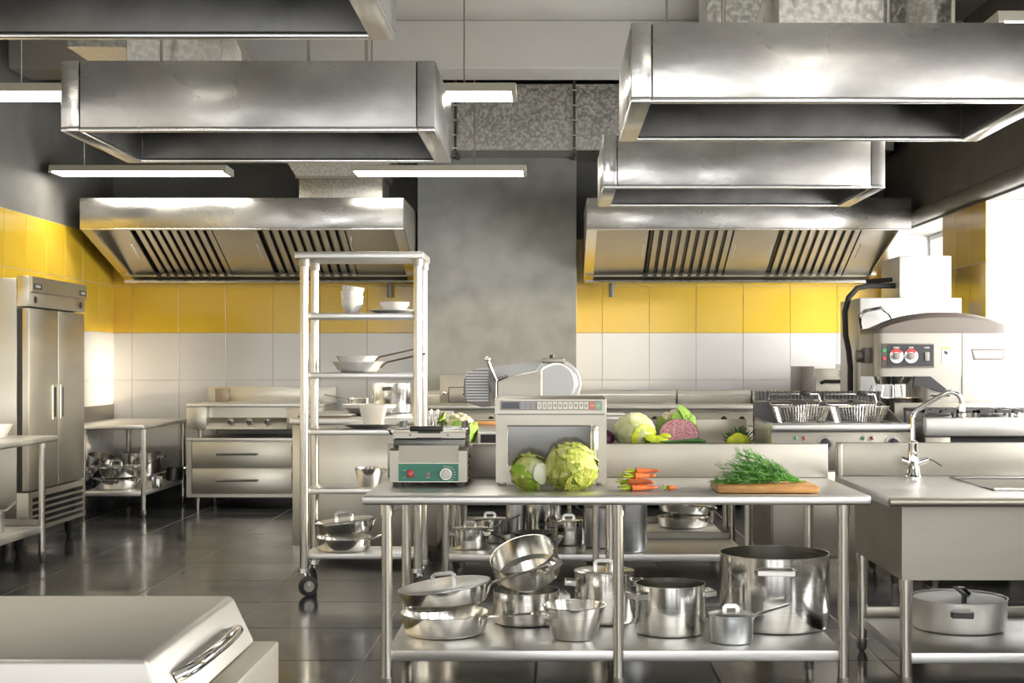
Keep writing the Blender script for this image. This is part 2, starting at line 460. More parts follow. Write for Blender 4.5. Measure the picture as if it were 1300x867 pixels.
# ------------------------------------------------------------------ ducts under the ceiling
du = thing('ventilation_duct', 'long galvanised rectangular duct above the concrete column', 'duct', (0, 14.55, 3.6))
xs = [ROOM_L + 0.3, PX(578, 14.1), PX(729, 14.1), 2.4, ROOM_R - 0.1]
for a, b in zip(xs[:-1], xs[1:]):
    MB().box(a + 0.01, b - 0.01, 14.12, 14.95, 3.6, 4.27).build('duct_section', GALV, du, 0.004, 1)
for x in xs[1:-1]:
    f = MB().box(x - 0.012, x + 0.012, 14.085, 14.97, 3.57, 4.3).build('flange', STEEL_DARK, du)
    for z in (3.62, 3.75, 3.9, 4.05, 4.2):
        MB().cyl((x + 0.02, 14.08, z), (x - 0.02, 14.08, z), 0.012, n=6).build('bolt', STEEL_POST, f)
for (x, nm) in ((-3.02, 'left'), (2.25, 'right')):
    g = thing('branch_duct', 'galvanised branch duct running back along the %s side of the ceiling' % nm, 'duct', (x, 11.5, 3.62))
    y0 = 9.6
    for y1 in (10.9, 12.4, 14.05):
        MB().box(x - 0.3, x + 0.3, y0 + 0.01, y1 - 0.01, 3.62, 3.98 if y0 < 12.7 else 3.98).build('duct_section', GALV, g, 0.004, 1)
        MB().box(x - 0.33, x + 0.33, y1 - 0.012, y1 + 0.012, 3.59, 3.99).build('flange', GALV, g)
        y0 = y1
g = thing('spiral_duct', 'round galvanised duct with elbow beside the right hoods', 'duct', (2.33, 8.6, 2.95))
pts = [(2.05, 8.95, 2.92)] + [(2.05 + 0.34 - 0.34 * math.cos(t), 8.95, 2.92 + 0.34 * math.sin(t)) for t in [PI / 2 * k / 6 for k in range(1, 7)]] + [(3.45, 8.95, 3.26)]
MB().sweep([(2.0, 8.95, 3.05), (2.12, 8.95, 3.05)] + [(2.12 + 0.3 * math.sin(t), 8.95, 3.35 - 0.3 * math.cos(t)) for t in [PI / 2 * k / 8 for k in range(1, 9)]] + [(2.42, 8.95, ROOM_H - 0.002)], 0.15, n=28).build('elbow_pipe', GALV, g)
for z in (3.42, 3.9):
    MB().cyl((2.42, 8.95, z - 0.015), (2.42, 8.95, z + 0.015), 0.158, n=28).build('collar', STEEL, g)

# ------------------------------------------------------------------ pendant lamps
def pendant(x0, x1, y0, z, label):
    t = thing('pendant_lamp', label, 'lamp', ((x0 + x1) / 2, y0 + 0.16, z), group='linear pendant lamps')
    D = 0.32
    hs = MB().prism([(y0, z + 0.012), (y0 + D, z + 0.012), (y0 + D, z + 0.065), (y0 + 0.02, z + 0.07)], 'x', x0, x1).build('housing', LAMP_BODY, t, 0.003, 1)
    MB().box(x0, x0 + 0.03, y0, y0 + D, z, z + 0.012).build('end_cap', LAMP_BODY, t)
    MB().box(x1 - 0.03, x1, y0, y0 + D, z, z + 0.012).build('end_cap', LAMP_BODY, t)
    MB().box(x0 + 0.031, x1 - 0.031, y0 + 0.006, y0 + D - 0.006, z + 0.001, z + 0.0115).build('diffuser', LAMP, t)
    for fx in (0.17, 0.70):
        x = x0 + (x1 - x0) * fx
        MB().cyl((x, y0 + 0.16, z + 0.066), (x, y0 + 0.16, ROOM_H), 0.006, n=6).build('suspension_wire', STEEL, t)
ZL = 3.2
pendant(PX(61, 12.8), PX(287, 12.8), 12.8, ZL, 'pendant lamp hanging low over the left wall hood')
pendant(PX(445, 12.8), PX(668, 12.8), 12.8, ZL, 'pendant lamp hanging in front of the concrete column')
pendant(PX(430, 9.05), PX(655, 9.05), 9.05, ZL, 'pendant lamp half hidden by the end of the left island hood')
pendant(PX(-155, 9.05), PX(88, 9.05), 9.05, ZL, 'pendant lamp at the left edge above the refrigerator')
pendant(PX(1268, 7.2), PX(1560, 7.2), 7.2, ZL, 'pendant lamp at the top right corner above the near hood')
pendant(-3.4, -1.8, 2.2, ZL, 'pendant lamp behind the viewer on the left')
pendant(0.8, 2.4, 2.2, ZL, 'pendant lamp behind the viewer on the right')

# ------------------------------------------------------------------ island hoods
def island_hood(x0, x1, y0, label, duct=None, brace=None):
    z0, h, D, T = 2.45, 0.305, 0.95, 0.078
    y1 = y0 + D
    t = thing('island_hood', label, 'hood', ((x0 + x1) / 2, y0 + D / 2, z0), group='island extraction hoods')
    MB().box(x0 + T + 0.004, x1 - T - 0.004, y0, y0 + 0.03, z0 + 0.018, z0 + h).build('front_panel', HOOD, t, 0.003, 2)
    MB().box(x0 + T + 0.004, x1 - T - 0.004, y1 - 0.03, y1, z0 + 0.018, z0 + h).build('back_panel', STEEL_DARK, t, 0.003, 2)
    for a, b in ((x0, x0 + T), (x1 - T, x1)):
        MB().box(a, b, y0, y1, z0 + 0.018, z0 + h).build('end_panel', HOOD, t, 0.004, 2)
        MB().box(a, b, y0, y1, z0, z0 + 0.018).build('rim', HOOD_RIM, t, 0.004, 2)
    for a, b in ((y0, y0 + 0.034), (y1 - 0.04, y1)):
        MB().box(x0 + T, x1 - T, a, b, z0, z0 + 0.018).build('rim', HOOD_RIM, t, 0.004, 2)
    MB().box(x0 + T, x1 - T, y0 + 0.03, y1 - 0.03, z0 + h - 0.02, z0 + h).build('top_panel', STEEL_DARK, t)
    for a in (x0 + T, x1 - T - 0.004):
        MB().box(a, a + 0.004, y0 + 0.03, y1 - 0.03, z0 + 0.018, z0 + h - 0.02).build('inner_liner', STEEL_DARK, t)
    if duct:
        MB().box(duct[0], duct[1], y0 + 0.3, y0 + 0.72, z0 + h, ROOM_H - 0.002).build('exhaust_duct', GALV, t, 0.004, 1)
    for fx in (0.235, 0.64, 0.80):
        x = x0 + (x1 - x0) * fx
        for y in (y0 + 0.2,):
            MB().cyl((x, y, z0 + h), (x, y, ROOM_H), 0.008, n=6).build('hanger_rod', STEEL, t)
    if brace:
        MB().sweep(brace, 0.018, 0.012, square=True).build('brace', STEEL, t)
    return t
zt = 2.755
island_hood(-2.11, -0.50, 6.03, 'left island hood above the shelf trolley, whole in view', (-1.92, -1.49), [(-1.36, 6.5, zt), (-1.6, 6.5, 3.3)])
island_hood(-2.11, -0.48, 3.38, 'nearest island hood cut off by the top left edge', (-1.92, -1.49))
island_hood(0.305, 1.915, 5.36, 'nearest right island hood with smoky cloud stains', (0.915, 1.345), [(0.82, 5.85, zt), (1.05, 5.85, 3.4)])
island_hood(0.295, 1.90, 7.98, 'farther right island hood seen below the nearest right one', (0.915, 1.345))

# ------------------------------------------------------------------ wall hoods with baffle filters
def wall_hood(x0, x1, label, nside):
    yf, yb = 13.4, ROOM_B - 0.014
    zf0, zf1, zb = PZ(290, 13.4), PZ(251, 13.4), PZ(360, 15.0)
    t = thing('wall_hood', label, 'hood', ((x0 + x1) / 2, yb, zb), group='wall canopy hoods')
    MB().box(x0, x1, yf, yf + 0.03, zf0, zf1).build('front_panel', HOOD, t, 0.004, 2)
    MB().box(x0, x1, yf + 0.03, yb, zf1 - 0.02, zf1).build('top_panel', STEEL_LT, t)
    T = 0.10
    for a, b in ((x0, x0 + 0.02), (x1 - 0.02, x1)):
        MB().prism([(yf + 0.03, zf0), (yf + 0.03, zf1 - 0.02), (yb, zf1 - 0.02), (yb, zb)], 'x', a, b).build('side_panel', STEEL_LT, t)
    for a, b in ((x0, x0 + T), (x1 - T, x1)):
        MB().prism([(yf + 0.035, zf0 - 0.004), (yf + 0.035, zf0 + 0.02), (yb - 0.05, zb + 0.02), (yb - 0.05, zb - 0.004)], 'x', a, b).build('sloped_rim', HOOD_RIM, t)
    MB().box(x0, x1, yf + 0.0, yf + 0.06, zf0 - 0.012, zf0).build('front_rim', HOOD_RIM, t, 0.004)
    # channel and lip along the lower back edge
    MB().box(x0 + T, x1 - T, yb - 0.24, yb, zb - 0.004, zb + 0.014).build('drip_channel', STEEL_LT, t, 0.004)
    MB().cyl((x0 + 0.02, yb - 0.24, zb + 0.008), (x1 - 0.02, yb - 0.24, zb + 0.008), 0.016, n=10).build('channel_lip', HOOD_RIM, t)
    MB().cyl((x0 + 0.3 if nside < 0 else x1 - 0.3, yb - 0.1, zb - 0.15), (x0 + 0.3 if nside < 0 else x1 - 0.3, yb - 0.1, zb), 0.03, n=12).build('grease_cup', GREY_P, t)
    # sloped bank: solid panels and two baffle filters
    def sl(s, off):     # s 0 front top .. 1 back bottom along the slope
        a = Vector((0, yf + 0.24, zf0 + 0.11)); b = Vector((0, yb - 0.2, zb + 0.07))
        dv = b - a; nrm = Vector((0, -(b.z - a.z), (b.y - a.y))).normalized()
        q = a + dv * s - nrm * off
        return q
    def slab(xa, xb, s0, s1, o0, o1, nm, m, par):
        p = [sl(s0, o0), sl(s1, o0), sl(s1, o1), sl(s0, o1)]
        return MB().prism([(v.y, v.z) for v in p], 'x', xa, xb).build(nm, m, par)
    L = x1 - x0
    slab(x0 + 0.02, x1 - 0.02, -0.18, 1.1, -0.08, -0.06, 'plenum', DARKGAP, t)
    fs = [(x0 + 0.205 * L, x0 + 0.475 * L), (x0 + 0.62 * L, x0 + 0.88 * L)]
    if nside > 0: fs = [(x0 + 0.115 * L, x0 + 0.375 * L), (x0 + 0.52 * L, x0 + 0.80 * L)]
    cuts = [x0 + 0.02] + [v for ab in fs for v in ab] + [x1 - 0.02]
    for i in range(0, len(cuts), 2):
        slab(cuts[i], cuts[i + 1] - 0.012, 0, 1, -0.03, 0.0, 'blank_panel', STEEL_LT, t)
    slab(x0 + 0.02, x1 - 0.02, -0.16, 0.0, -0.04, 0.01, 'upper_rail', STEEL_LT, t)
    slab(x0 + 0.02, x1 - 0.02, 1.0, 1.10, -0.04, 0.01, 'lower_rail', STEEL_LT, t)
    for (a, b) in fs:
        f = slab(a + 0.004, b - 0.02, 0.0, 0.03, -0.035, -0.002, 'baffle_filter', STEEL_LT, t)
        n = 9; w = (b - a - 0.02) / n
        for k in range(n):
            xa = a + 0.012 + k * w + w * 0.36
            slab(xa, xa + w * 0.56, 0.03, 1.0, -0.03, -0.004, 'baffle_slat', STEEL_LT, f)
            slab(xa - w * 0.30, xa - w * 0.06, 0.03, 1.0, -0.055, -0.045, 'baffle_slat', STEEL_DARK, f)
        for x in (a - 0.05, b + 0.03):
            p0, p1 = sl(0.35, 0.002), sl(0.6, 0.002)
            MB().sweep([(x, p0.y, p0.z), (x, p0.y - 0.02, p0.z - 0.035), (x, p1.y - 0.02, p1.z - 0.035), (x, p1.y, p1.z)], 0.006, n=6).build('filter_handle', CHROME, t)
        for x in (a + 0.15 * (b - a), b - 0.2 * (b - a)):
            q = sl(-0.08, 0.012)
            MB().cyl((x, q.y, q.z), (x, q.y - 0.02, q.z - 0.05), 0.018, n=10).build('latch', CHROME, t)
    return t
HLX = (PX(165, 15.0), PX(512, 13.4))
HRX = (PX(745, 13.4), PX(1157, 13.4))
wh = wall_hood(HLX[0], HLX[1], 'left wall canopy hood with two slotted filters over the griddle', 1)
xa, xb = PX(382, 14.0), PX(487, 14.0)
MB().box(xa, xb, 13.9, 14.5, PZ(251, 13.4), 3.3).build('hood_duct', GALV, wh, 0.004)
MB().prism([(xa - 0.02, 3.3), (xb + 0.02, 3.3), (xb + 0.1, 3.5), (xa - 0.15, 3.5)], 'y', 13.87, 14.53).build('duct_transition', GALV, wh)
MB().box(xa - 0.03, xb + 0.03, 13.86, 14.54, 3.285, 3.31).build('duct_flange', STEEL, wh)
MB().box(xa - 0.2, xb + 0.14, 13.8, 14.6, 3.5, 3.569).build('duct_flange', STEEL, wh)
wall_hood(HRX[0], HRX[1], 'right wall canopy hood with two slotted filters beside the windows', -1)
# ------------------------------------------------------------------ work tables
def leg(parent, x, y, ztop, r=0.024, mat_=None, foot=True, z0=0.0):
    l = MB().cyl((x, y, z0 + (0.06 if foot else 0)), (x, y, ztop), r, n=20).cyl((x, y, ztop - 0.05), (x, y, ztop), r * 1.22, n=20).build('leg', mat_ or STEEL_POST, parent)
    if foot:
        MB().lathe([(0, 0), (r * 0.62, 0), (r * 0.75, 0.012), (r * 1.1, 0.028), (r * 1.1, 0.072), (0, 0.072)], 16, (x, y, z0)).build('foot', STEEL, l)
    return l

def work_table(name, label, x0, x1, y0, y1, zt, legs_x, shelf_z, splash=0.17, group=None, leg_in=(0.07, 0.08), shelf_lip=0.05):
    t = thing(name, label, 'table', ((x0 + x1) / 2, (y0 + y1) / 2, 0), group=group)
    MB().box(x0, x1, y0, y1, zt - 0.042, zt).build('table_top', STEEL_TOP, t, 0.012, 3)
    if splash:
        MB().box(x0, x1, y1 - 0.022, y1, zt, zt + splash).build('backsplash', STEEL, t, 0.006, 2)
    for x in legs_x:
        for y in (y0 + leg_in[0], y1 - leg_in[1]):
            leg(t, x, y, zt - 0.042)
    if shelf_z:
        MB().box(min(legs_x) + 0.0, max(legs_x) - 0.0, y0 + leg_in[0] + 0.0, y1 - leg_in[1], shelf_z - 0.05, shelf_z).build('undershelf', STEEL_TOP, t, 0.006, 2)
        MB().box(min(legs_x), max(legs_x), y1 - leg_in[1] - 0.012, y1 - leg_in[1], shelf_z, shelf_z + shelf_lip).build('shelf_upstand', STEEL, t, 0.003, 1)
    return t

ZT = 0.877
LX = (-0.724, 0.295, 1.285)
work_table('prep_table', 'long steel prep table in front carrying the microwave and grill', -0.825, 1.393, 6.1, 7.08, ZT, LX, 0.19, 0.172)
work_table('prep_table', 'middle steel prep table carrying cauliflower and cabbages', -0.825, 1.42, 9.22, 10.18, ZT, (-0.70, 0.295, 1.30), 0.19, 0.172)
work_table('prep_table', 'rear steel prep table backing onto the middle one, pans beneath', -0.755, 1.38, 10.22, 11.2, ZT, (-0.69, 0.295, 1.28), 0.19, None)
work_table('corner_table', 'small steel table in the back left corner beside the refrigerator', -4.62, -3.82, 13.15, 14.75, ZT, (-4.42, -3.85), 0.25, None, leg_in=(0.08, 0.1))
o = [q for q in COL.objects if q.name.startswith('corner_table')][0]
MB().box(-4.62, -4.6, 13.15, 14.75, ZT, ZT + 0.15).build('backsplash', STEEL, o, 0.004)
work_table('side_table', 'steel side table at the left edge in front of the refrigerator', -4.62, -3.66, 8.3, 10.42, 0.92, (-4.52, -3.75), 0.26, None, leg_in=(0.1, 0.1))

# ------------------------------------------------------------------ sink unit
t = thing('sink_table', 'steel sink table with backsplash at the right edge', 'sink', (2.2, 6.6, 0))
SX0, SX1, SY0, SY1 = 1.452, 3.1, 6.02, 7.18
bx0, bx1, by0, by1 = 2.0, 2.86, 6.32, 7.02     # basin opening
top = MB()
top.box(SX0, SX1, SY0, by0, ZT - 0.042, ZT).box(SX0, SX1, by1, SY1, ZT - 0.042, ZT).box(SX0, bx0, by0, by1, ZT - 0.042, ZT).box(bx1, SX1, by0, by1, ZT - 0.042, ZT)
bmesh.ops.remove_doubles(top.bm, verts=top.bm.verts, dist=1e-5)
tp = top.build('table_top', STEEL_TOP, t, 0.0)
MB().cyl((SX0, SY0 + 0.0, ZT - 0.021), (SX1, SY0 + 0.0, ZT - 0.021), 0.021, n=14).build('rolled_edge', STEEL, t)
MB().box(SX0, SX1, SY1 - 0.022, SY1, ZT, ZT + 0.172).build('backsplash', STEEL, t, 0.006)
MB().box(SX0 + 0.004, SX0 + 0.03, SY1 - 0.05, SY1 - 0.024, ZT, ZT + 0.168).build('splash_end', STEEL, t, 0.006)
rim = MB().sweep([(bx0, by0, ZT + 0.003), (bx1, by0, ZT + 0.003), (bx1, by1, ZT + 0.003), (bx0, by1, ZT + 0.003)], 0.009, n=8, closed=True).build('basin_rim', HOOD_RIM, t)
bs = MB()
for (a, b, c, e) in ((bx0, bx1, by0, by0 + 0.004), (bx0, bx1, by1 - 0.004, by1), (bx0, bx0 + 0.004, by0, by1), (bx1 - 0.004, bx1, by0, by1)):
    bs.box(a, b, c, e, ZT - 0.34, ZT - 0.001)
bs.box(bx0, bx1, by0, by1, ZT - 0.344, ZT - 0.34)
bs.build('basin', STEEL, t)
MB().cyl((2.55, 6.95, ZT - 0.33), (2.55, 6.95, ZT + 0.04), 0.02, n=12).cyl((2.55, 6.95, ZT + 0.03), (2.55, 6.95, ZT + 0.045), 0.03, n=12).build('standpipe', CHROME, t)
# closed skirt around the basin
sk = MB()
sk.box(1.54, SX1 - 0.06, 6.16, 6.175, 0.506, ZT - 0.042).box(1.54, SX1 - 0.06, 7.1, 7.115, 0.506, ZT - 0.042)
sk.box(1.54, 1.555, 6.175, 7.1, 0.506, ZT - 0.042).box(SX1 - 0.075, SX1 - 0.06, 6.175, 7.1, 0.506, ZT - 0.042).box(1.54, SX1 - 0.06, 6.16, 7.115, 0.5, 0.506)
sk.build('basin_skirt', STEEL, t)
for x in (1.565, 3.0):
    for y in (6.19, 7.06):
        leg(t, x, y, 0.5, 0.026)
MB().box(1.565, 3.0, 6.19, 7.06, 0.125, 0.175).build('undershelf', STEEL_TOP, t, 0.006)
MB().box(1.565, 3.0, 7.045, 7.06, 0.175, 0.23).build('shelf_upstand', STEEL, t, 0.003)

f = thing('faucet', 'chrome mixer tap with tall angled spout on the sink', 'faucet', (1.81, 7.02, ZT))
fx, fy = 1.81, 7.02
MB().lathe([(0, 0), (0.044, 0), (0.044, 0.01), (0.036, 0.02), (0.022, 0.16), (0.024, 0.165), (0.024, 0.185), (0.014, 0.19), (0, 0.19)], 24, (fx, fy, ZT)).build('base', CHROME, f)
sp = [(fx, fy, ZT + 0.18), (fx, fy, PZ(530, 7.0))]
zA, zB = PZ(527, 7.0), PZ(497, 7.0)
sp += [(fx + 0.01, fy, zA + 0.01), (fx + 0.026, fy - 0.005, zA + 0.03)]
xB = PX(1196, 7.0)
sp += [(xB - 0.03, fy - 0.1, zB - 0.02), (xB, fy - 0.11, zB - 0.002), (xB + 0.025, fy - 0.115, zB + 0.0), (xB + 0.05, fy - 0.12, zB - 0.012), (xB + 0.066, fy - 0.12, zB - 0.035), (xB + 0.07, fy - 0.12, zB - 0.07)]
MB().sweep(sp, 0.0125, n=14).build('spout', CHROME, f)
MB().cyl((xB + 0.07, fy - 0.12, zB - 0.095), (xB + 0.07, fy - 0.12, zB - 0.06), 0.016, n=14).build('aerator', CHROME, f)
MB().cyl((fx + 0.02, fy, ZT + 0.075), (fx + 0.075, fy - 0.01, ZT + 0.095), 0.018, 0.013, n=14).build('valve', CHROME, f)
MB().sweep([(fx + 0.07, fy - 0.01, ZT + 0.093), (fx + 0.09, fy - 0.012, ZT + 0.095), (fx + 0.14, fy - 0.02, ZT + 0.062)], 0.008, 0.005, n=8).build('lever', CHROME, f)
MB().cyl((fx - 0.02, fy, ZT + 0.08), (fx - 0.06, fy, ZT + 0.095), 0.018, n=14).build('valve', CHROME, f)

# ------------------------------------------------------------------ shelf trolley
RX0, RX1, RY0, RY1 = -1.60, -0.795, 8.72, 9.20
t = thing('shelf_trolley', 'tall steel shelf trolley on castors holding crockery and pans', 'trolley', ((RX0 + RX1) / 2, (RY0 + RY1) / 2, 0))
MB().box(RX0, RX1, RY0, RY1, 2.105, 2.15).build('top_shelf', STEEL_TOP, t, 0.008, 2)
PXs, PYs = (RX0 + 0.055, RX1 - 0.04), (RY0 + 0.05, RY1 - 0.05)
for x in PXs:
    for y in PYs:
        MB().cyl((x, y, 0.16), (x, y, 2.105), 0.028, n=20).build('post', STEEL_POST, t)
        MB().cyl((x, y, 2.06), (x, y, 2.105), 0.035, n=20).build('collar', STEEL, t)
        c = MB()
        a = 0.5 if y < 9 else 2.2
        ox, oy = math.cos(a) * 0.03, -abs(math.sin(a)) * 0.03
        for s in (-1, 1):
            c.sweep([(x, y, 0.155), (x + ox * 0.6 + s * 0.022 * oy * 30, y + oy * 0.6, 0.13), (x + ox - s * 0.022 * math.sin(a), y + oy + s * 0.022 * math.cos(a), 0.065)], 0.008, 0.006, n=6)
        c.cyl((x, y, 0.145), (x, y, 0.168), 0.036, n=16)
        ca = c.build('caster', CHROME, t)
        w = Vector((-math.sin(a), math.cos(a), 0)) * 0.015
        p = Vector((x + ox, y + oy, 0.062))
        MB().cyl(p - w, p + w, 0.062, n=24).build('wheel', RUBBER, ca, 0.006, 2)
        MB().cyl(p - w * 1.25, p + w * 1.25, 0.034, n=20).build('hub', STEEL, ca)
for z in (1.77, 1.395, 1.04, 0.67, 0.262):
    MB().box(PXs[0], PXs[1], RY0 + 0.06, RY1 - 0.06, z - 0.036, z).build('shelf', STEEL_TOP, t, 0.005, 2)
SHELF_Z = (1.77, 1.395, 1.04, 0.67, 0.262)

# ------------------------------------------------------------------ steel cabinet behind the trolley
t = thing('serving_cabinet', 'plain steel cabinet counter behind the shelf trolley', 'cabinet', (-1.38, 11.1, 0))
MB().box(-1.925, -0.845, 10.42, 11.9, 0.1, 1.0).build('body', STEEL_LT, t, 0.006)
MB().box(-1.945, -0.83, 10.39, 11.95, 1.0, 1.05).build('counter_top', STEEL_TOP, t, 0.008)
MB().box(-1.83, -0.95, 10.413, 10.42, 0.14, 0.96).build('back_panel', STEEL_LT, t, 0.003)
for x in (-1.85, -0.93):
    for y in (10.52, 11.8):
        MB().lathe([(0, 0), (0.02, 0), (0.022, 0.02), (0.03, 0.03), (0.034, 0.1), (0, 0.1)], 16, (x, y, 0)).build('foot', STEEL_LT, t)

# ------------------------------------------------------------------ refrigerator
FX, FB = -3.945, -4.015
fy0, fy1 = 10.58, 11.86
t = thing('refrigerator', 'tall two-door steel refrigerator against the left wall', 'refrigerator', (-4.33, 11.2, 0))
MB().box(ROOM_L + 0.02, FB - 0.02, fy0, fy1, 0.17, 2.10).build('body', STEEL_LT, t, 0.006)
MB().box(FB - 0.02, FX, fy0, fy1, 1.885, 2.117).build('header', STEEL_LT, t, 0.006)
MB().prism([(FX, 1.99), (FX + 0.022, 2.0), (FX + 0.022, 2.113), (FX, 2.115)], 'y', fy0 + 0.02, fy1 - 0.02).build('header_visor', STEEL_LT, t)
ym = (fy0 + fy1) / 2
for k, (a, b) in enumerate(((fy0 + 0.012, ym - 0.004), (ym + 0.004, fy1 - 0.012))):
    d = MB().box(FB + 0.012, FX, a, b, 0.485, 1.872).build('door', STEEL_LT, t, 0.008)
    hy = ym - 0.085 if k == 0 else ym + 0.085
    MB().box(FX - 0.002, FX + 0.003, hy - 0.04, hy + 0.04, 1.01, 1.285).build('handle_frame', STEEL_LT, d, 0.002, 1)
    MB().box(FX + 0.0015, FX + 0.0042, hy - (0.03 if k == 0 else -0.0), hy + 0.03, 1.03, 1.265).build('handle_recess', DARKGAP if k == 0 else STEEL_DARK, d)
MB().box(FB - 0.018, FB + 0.013, fy0 + 0.006, fy1 - 0.006, 0.49, 1.87).build('gasket', RUBBER, t)
g = MB()
g.box(FB - 0.02, FX, fy0, fy0 + 0.08, 0.17, 0.475).box(FB - 0.02, FX, fy1 - 0.05, fy1, 0.17, 0.475).box(FB - 0.02, FX, fy0 + 0.08, fy1 - 0.05, 0.17, 0.2).box(FB - 0.02, FX, fy0 + 0.08, fy1 - 0.05, 0.445, 0.475)
gr = g.build('grille_frame', STEEL_LT, t)
MB().box(FB - 0.02, FB, fy0 + 0.08, fy1 - 0.05, 0.2, 0.445).build('grille_cavity', DARKGAP, gr)
for k in range(5):
    z = 0.222 + k * 0.05
    MB().prism([(FX - 0.05, z - 0.008), (FX - 0.004, z + 0.004), (FX - 0.004, z + 0.024), (FX - 0.05, z + 0.002)], 'y', fy0 + 0.08, fy1 - 0.05).build('louver', STEEL_LT, gr)
for y in (fy0 + 0.06, fy1 - 0.1):
    for x in (FB - 0.03, ROOM_L + 0.12):
        MB().lathe([(0, 0), (0.02, 0), (0.022, 0.03), (0.032, 0.05), (0.04, 0.17), (0, 0.17)], 16, (x, y, 0)).build('foot', RUBBER if x > -4.3 else STEEL_LT, t)
for y in (fy0 + 0.14, fy1 - 0.11):
    MB().cyl((FX - 0.002, y, 1.94), (FX + 0.006, y, 1.94), 0.027, n=20).build('lock', mat('dark_lock', (0.05, 0.03, 0.025), 0.5) if y < 11 else bpy.data.materials['dark_lock'], t)
for y in (fy0 + 0.13, fy1 - 0.12):
    b = MB().box(FX + 0.021, FX + 0.0235, y - 0.085, y + 0.085, 2.02, 2.062).build('badge', BLACK, t)
    text('badge_lettering', 'Delfield', 0.036, WHITE_P, b, (FX + 0.0242, y, 2.041), (PI / 2, 0, PI / 2))

# ------------------------------------------------------------------ griddle and drawer unit on the back wall
t = thing('griddle', 'steel griddle with three chrome knobs at the back wall', 'griddle', (-2.9, 14.4, 0.72))
gx0, gx1, gy0, gy1 = -3.64, -2.28, 13.98, 14.88
MB().prism([(gy0 + 0.12, 0.80), (gy1, 0.80), (gy1, 1.03), (gy0 + 0.12, 1.03)], 'x', gx0, gx1).build('body', STEEL_LT, t)
MB().box(gx0, gx1, gy0 - 0.01, gy1, 1.02, 1.055).build('cook_plate', STEEL_TOP, t, 0.006)
for a, b in ((gx0, gx0 + 0.20), (gx1 - 0.36, gx1)):
    MB().box(a, b, gy0, gy0 + 0.12, 0.80, 1.02).build('cheek_panel', STEEL_LT, t, 0.004)
MB().prism([(gy0 + 0.0, 0.80), (gy0 + 0.119, 0.80), (gy0 + 0.119, 0.91)], 'x', gx0 + 0.2, gx1 - 0.36).build('control_panel', STEEL_LT, t)
for k in range(3):
    x = gx0 + 0.435 + k * 0.185
    kn = MB().cyl((x, gy0 + 0.04, 0.88), (x, gy0 + 0.0, 0.87), 0.034, 0.028, n=20).build('knob', CHROME, t, 0.003)
    MB().cyl((x, gy0 + 0.005, 0.87), (x, gy0 - 0.004, 0.869), 0.013, n=12).build('knob_cap', STEEL_DARK, kn)
MB().box(gx0, gx1, gy1 - 0.03, gy1, 1.05, 1.21).build('splash_guard', STEEL_LT, t, 0.004)
MB().box(gx0 + 0.1, gx0 + 0.24, gy1 - 0.12, gy1 - 0.035, 1.055, 1.19).build('grease_box', mat('bronze_steel', (0.32, 0.27, 0.2), 0.4, 1.0), t, 0.004)
for x in (gx0 + 0.1, gx1 - 0.1):
    for y in (gy0 + 0.16, gy1 - 0.1):
        MB().lathe([(0, 0.711), (0.018, 0.711), (0.02, 0.73), (0.035, 0.80), (0, 0.80)], 14, (x, y, 0)).build('foot', STEEL_LT, t)
t = thing('drawer_unit', 'low steel refrigerated base with two drawers under the griddle', 'cabinet', (-2.9, 14.4, 0))
MB().box(gx0, gx1, gy0 + 0.03, gy1, 0.12, 0.68).build('body', STEEL_LT, t)
MB().box(gx0 - 0.005, gx1 + 0.005, gy0, gy1, 0.68, 0.71).build('top', STEEL_TOP, t, 0.004)
fr = MB()
fr.box(gx0, gx0 + 0.05, gy0 + 0.002, gy0 + 0.03, 0.12, 0.68).box(gx1 - 0.3, gx1, gy0 + 0.002, gy0 + 0.03, 0.12, 0.68).box(gx0 + 0.05, gx1 - 0.3, gy0 + 0.002, gy0 + 0.03, 0.12, 0.15)
fr.build('front_frame', STEEL_LT, t)
for z0, z1 in ((0.158, 0.405), (0.415, 0.672)):
    d = MB().box(gx0 + 0.058, gx1 - 0.308, gy0 - 0.012, gy0 + 0.029, z0, z1).build('drawer', STEEL_LT, t, 0.005)
    zc = (z0 + z1) / 2 + 0.01
    xa, xb = gx0 + 0.31, gx0 + 0.71
    MB().sweep([(xa, gy0 - 0.012, zc), (xa, gy0 - 0.05, zc), (xb, gy0 - 0.05, zc), (xb, gy0 - 0.012, zc)], 0.014, 0.012, n=8).build('handle', STEEL_DARK, d)
    MB().cyl((gx1 - 0.27, gy0 + 0.004, zc + 0.05), (gx1 - 0.27, gy0 - 0.03, zc + 0.05), 0.03, n=18).build('lock', CHROME, t, 0.004)
for x in (gx0 + 0.09, gx1 - 0.09):
    for y in (gy0 + 0.09, gy1 - 0.1):
        MB().lathe([(0, 0), (0.016, 0), (0.018, 0.03), (0.03, 0.12), (0, 0.12)], 14, (x, y, 0)).build('foot', STEEL_LT, t)

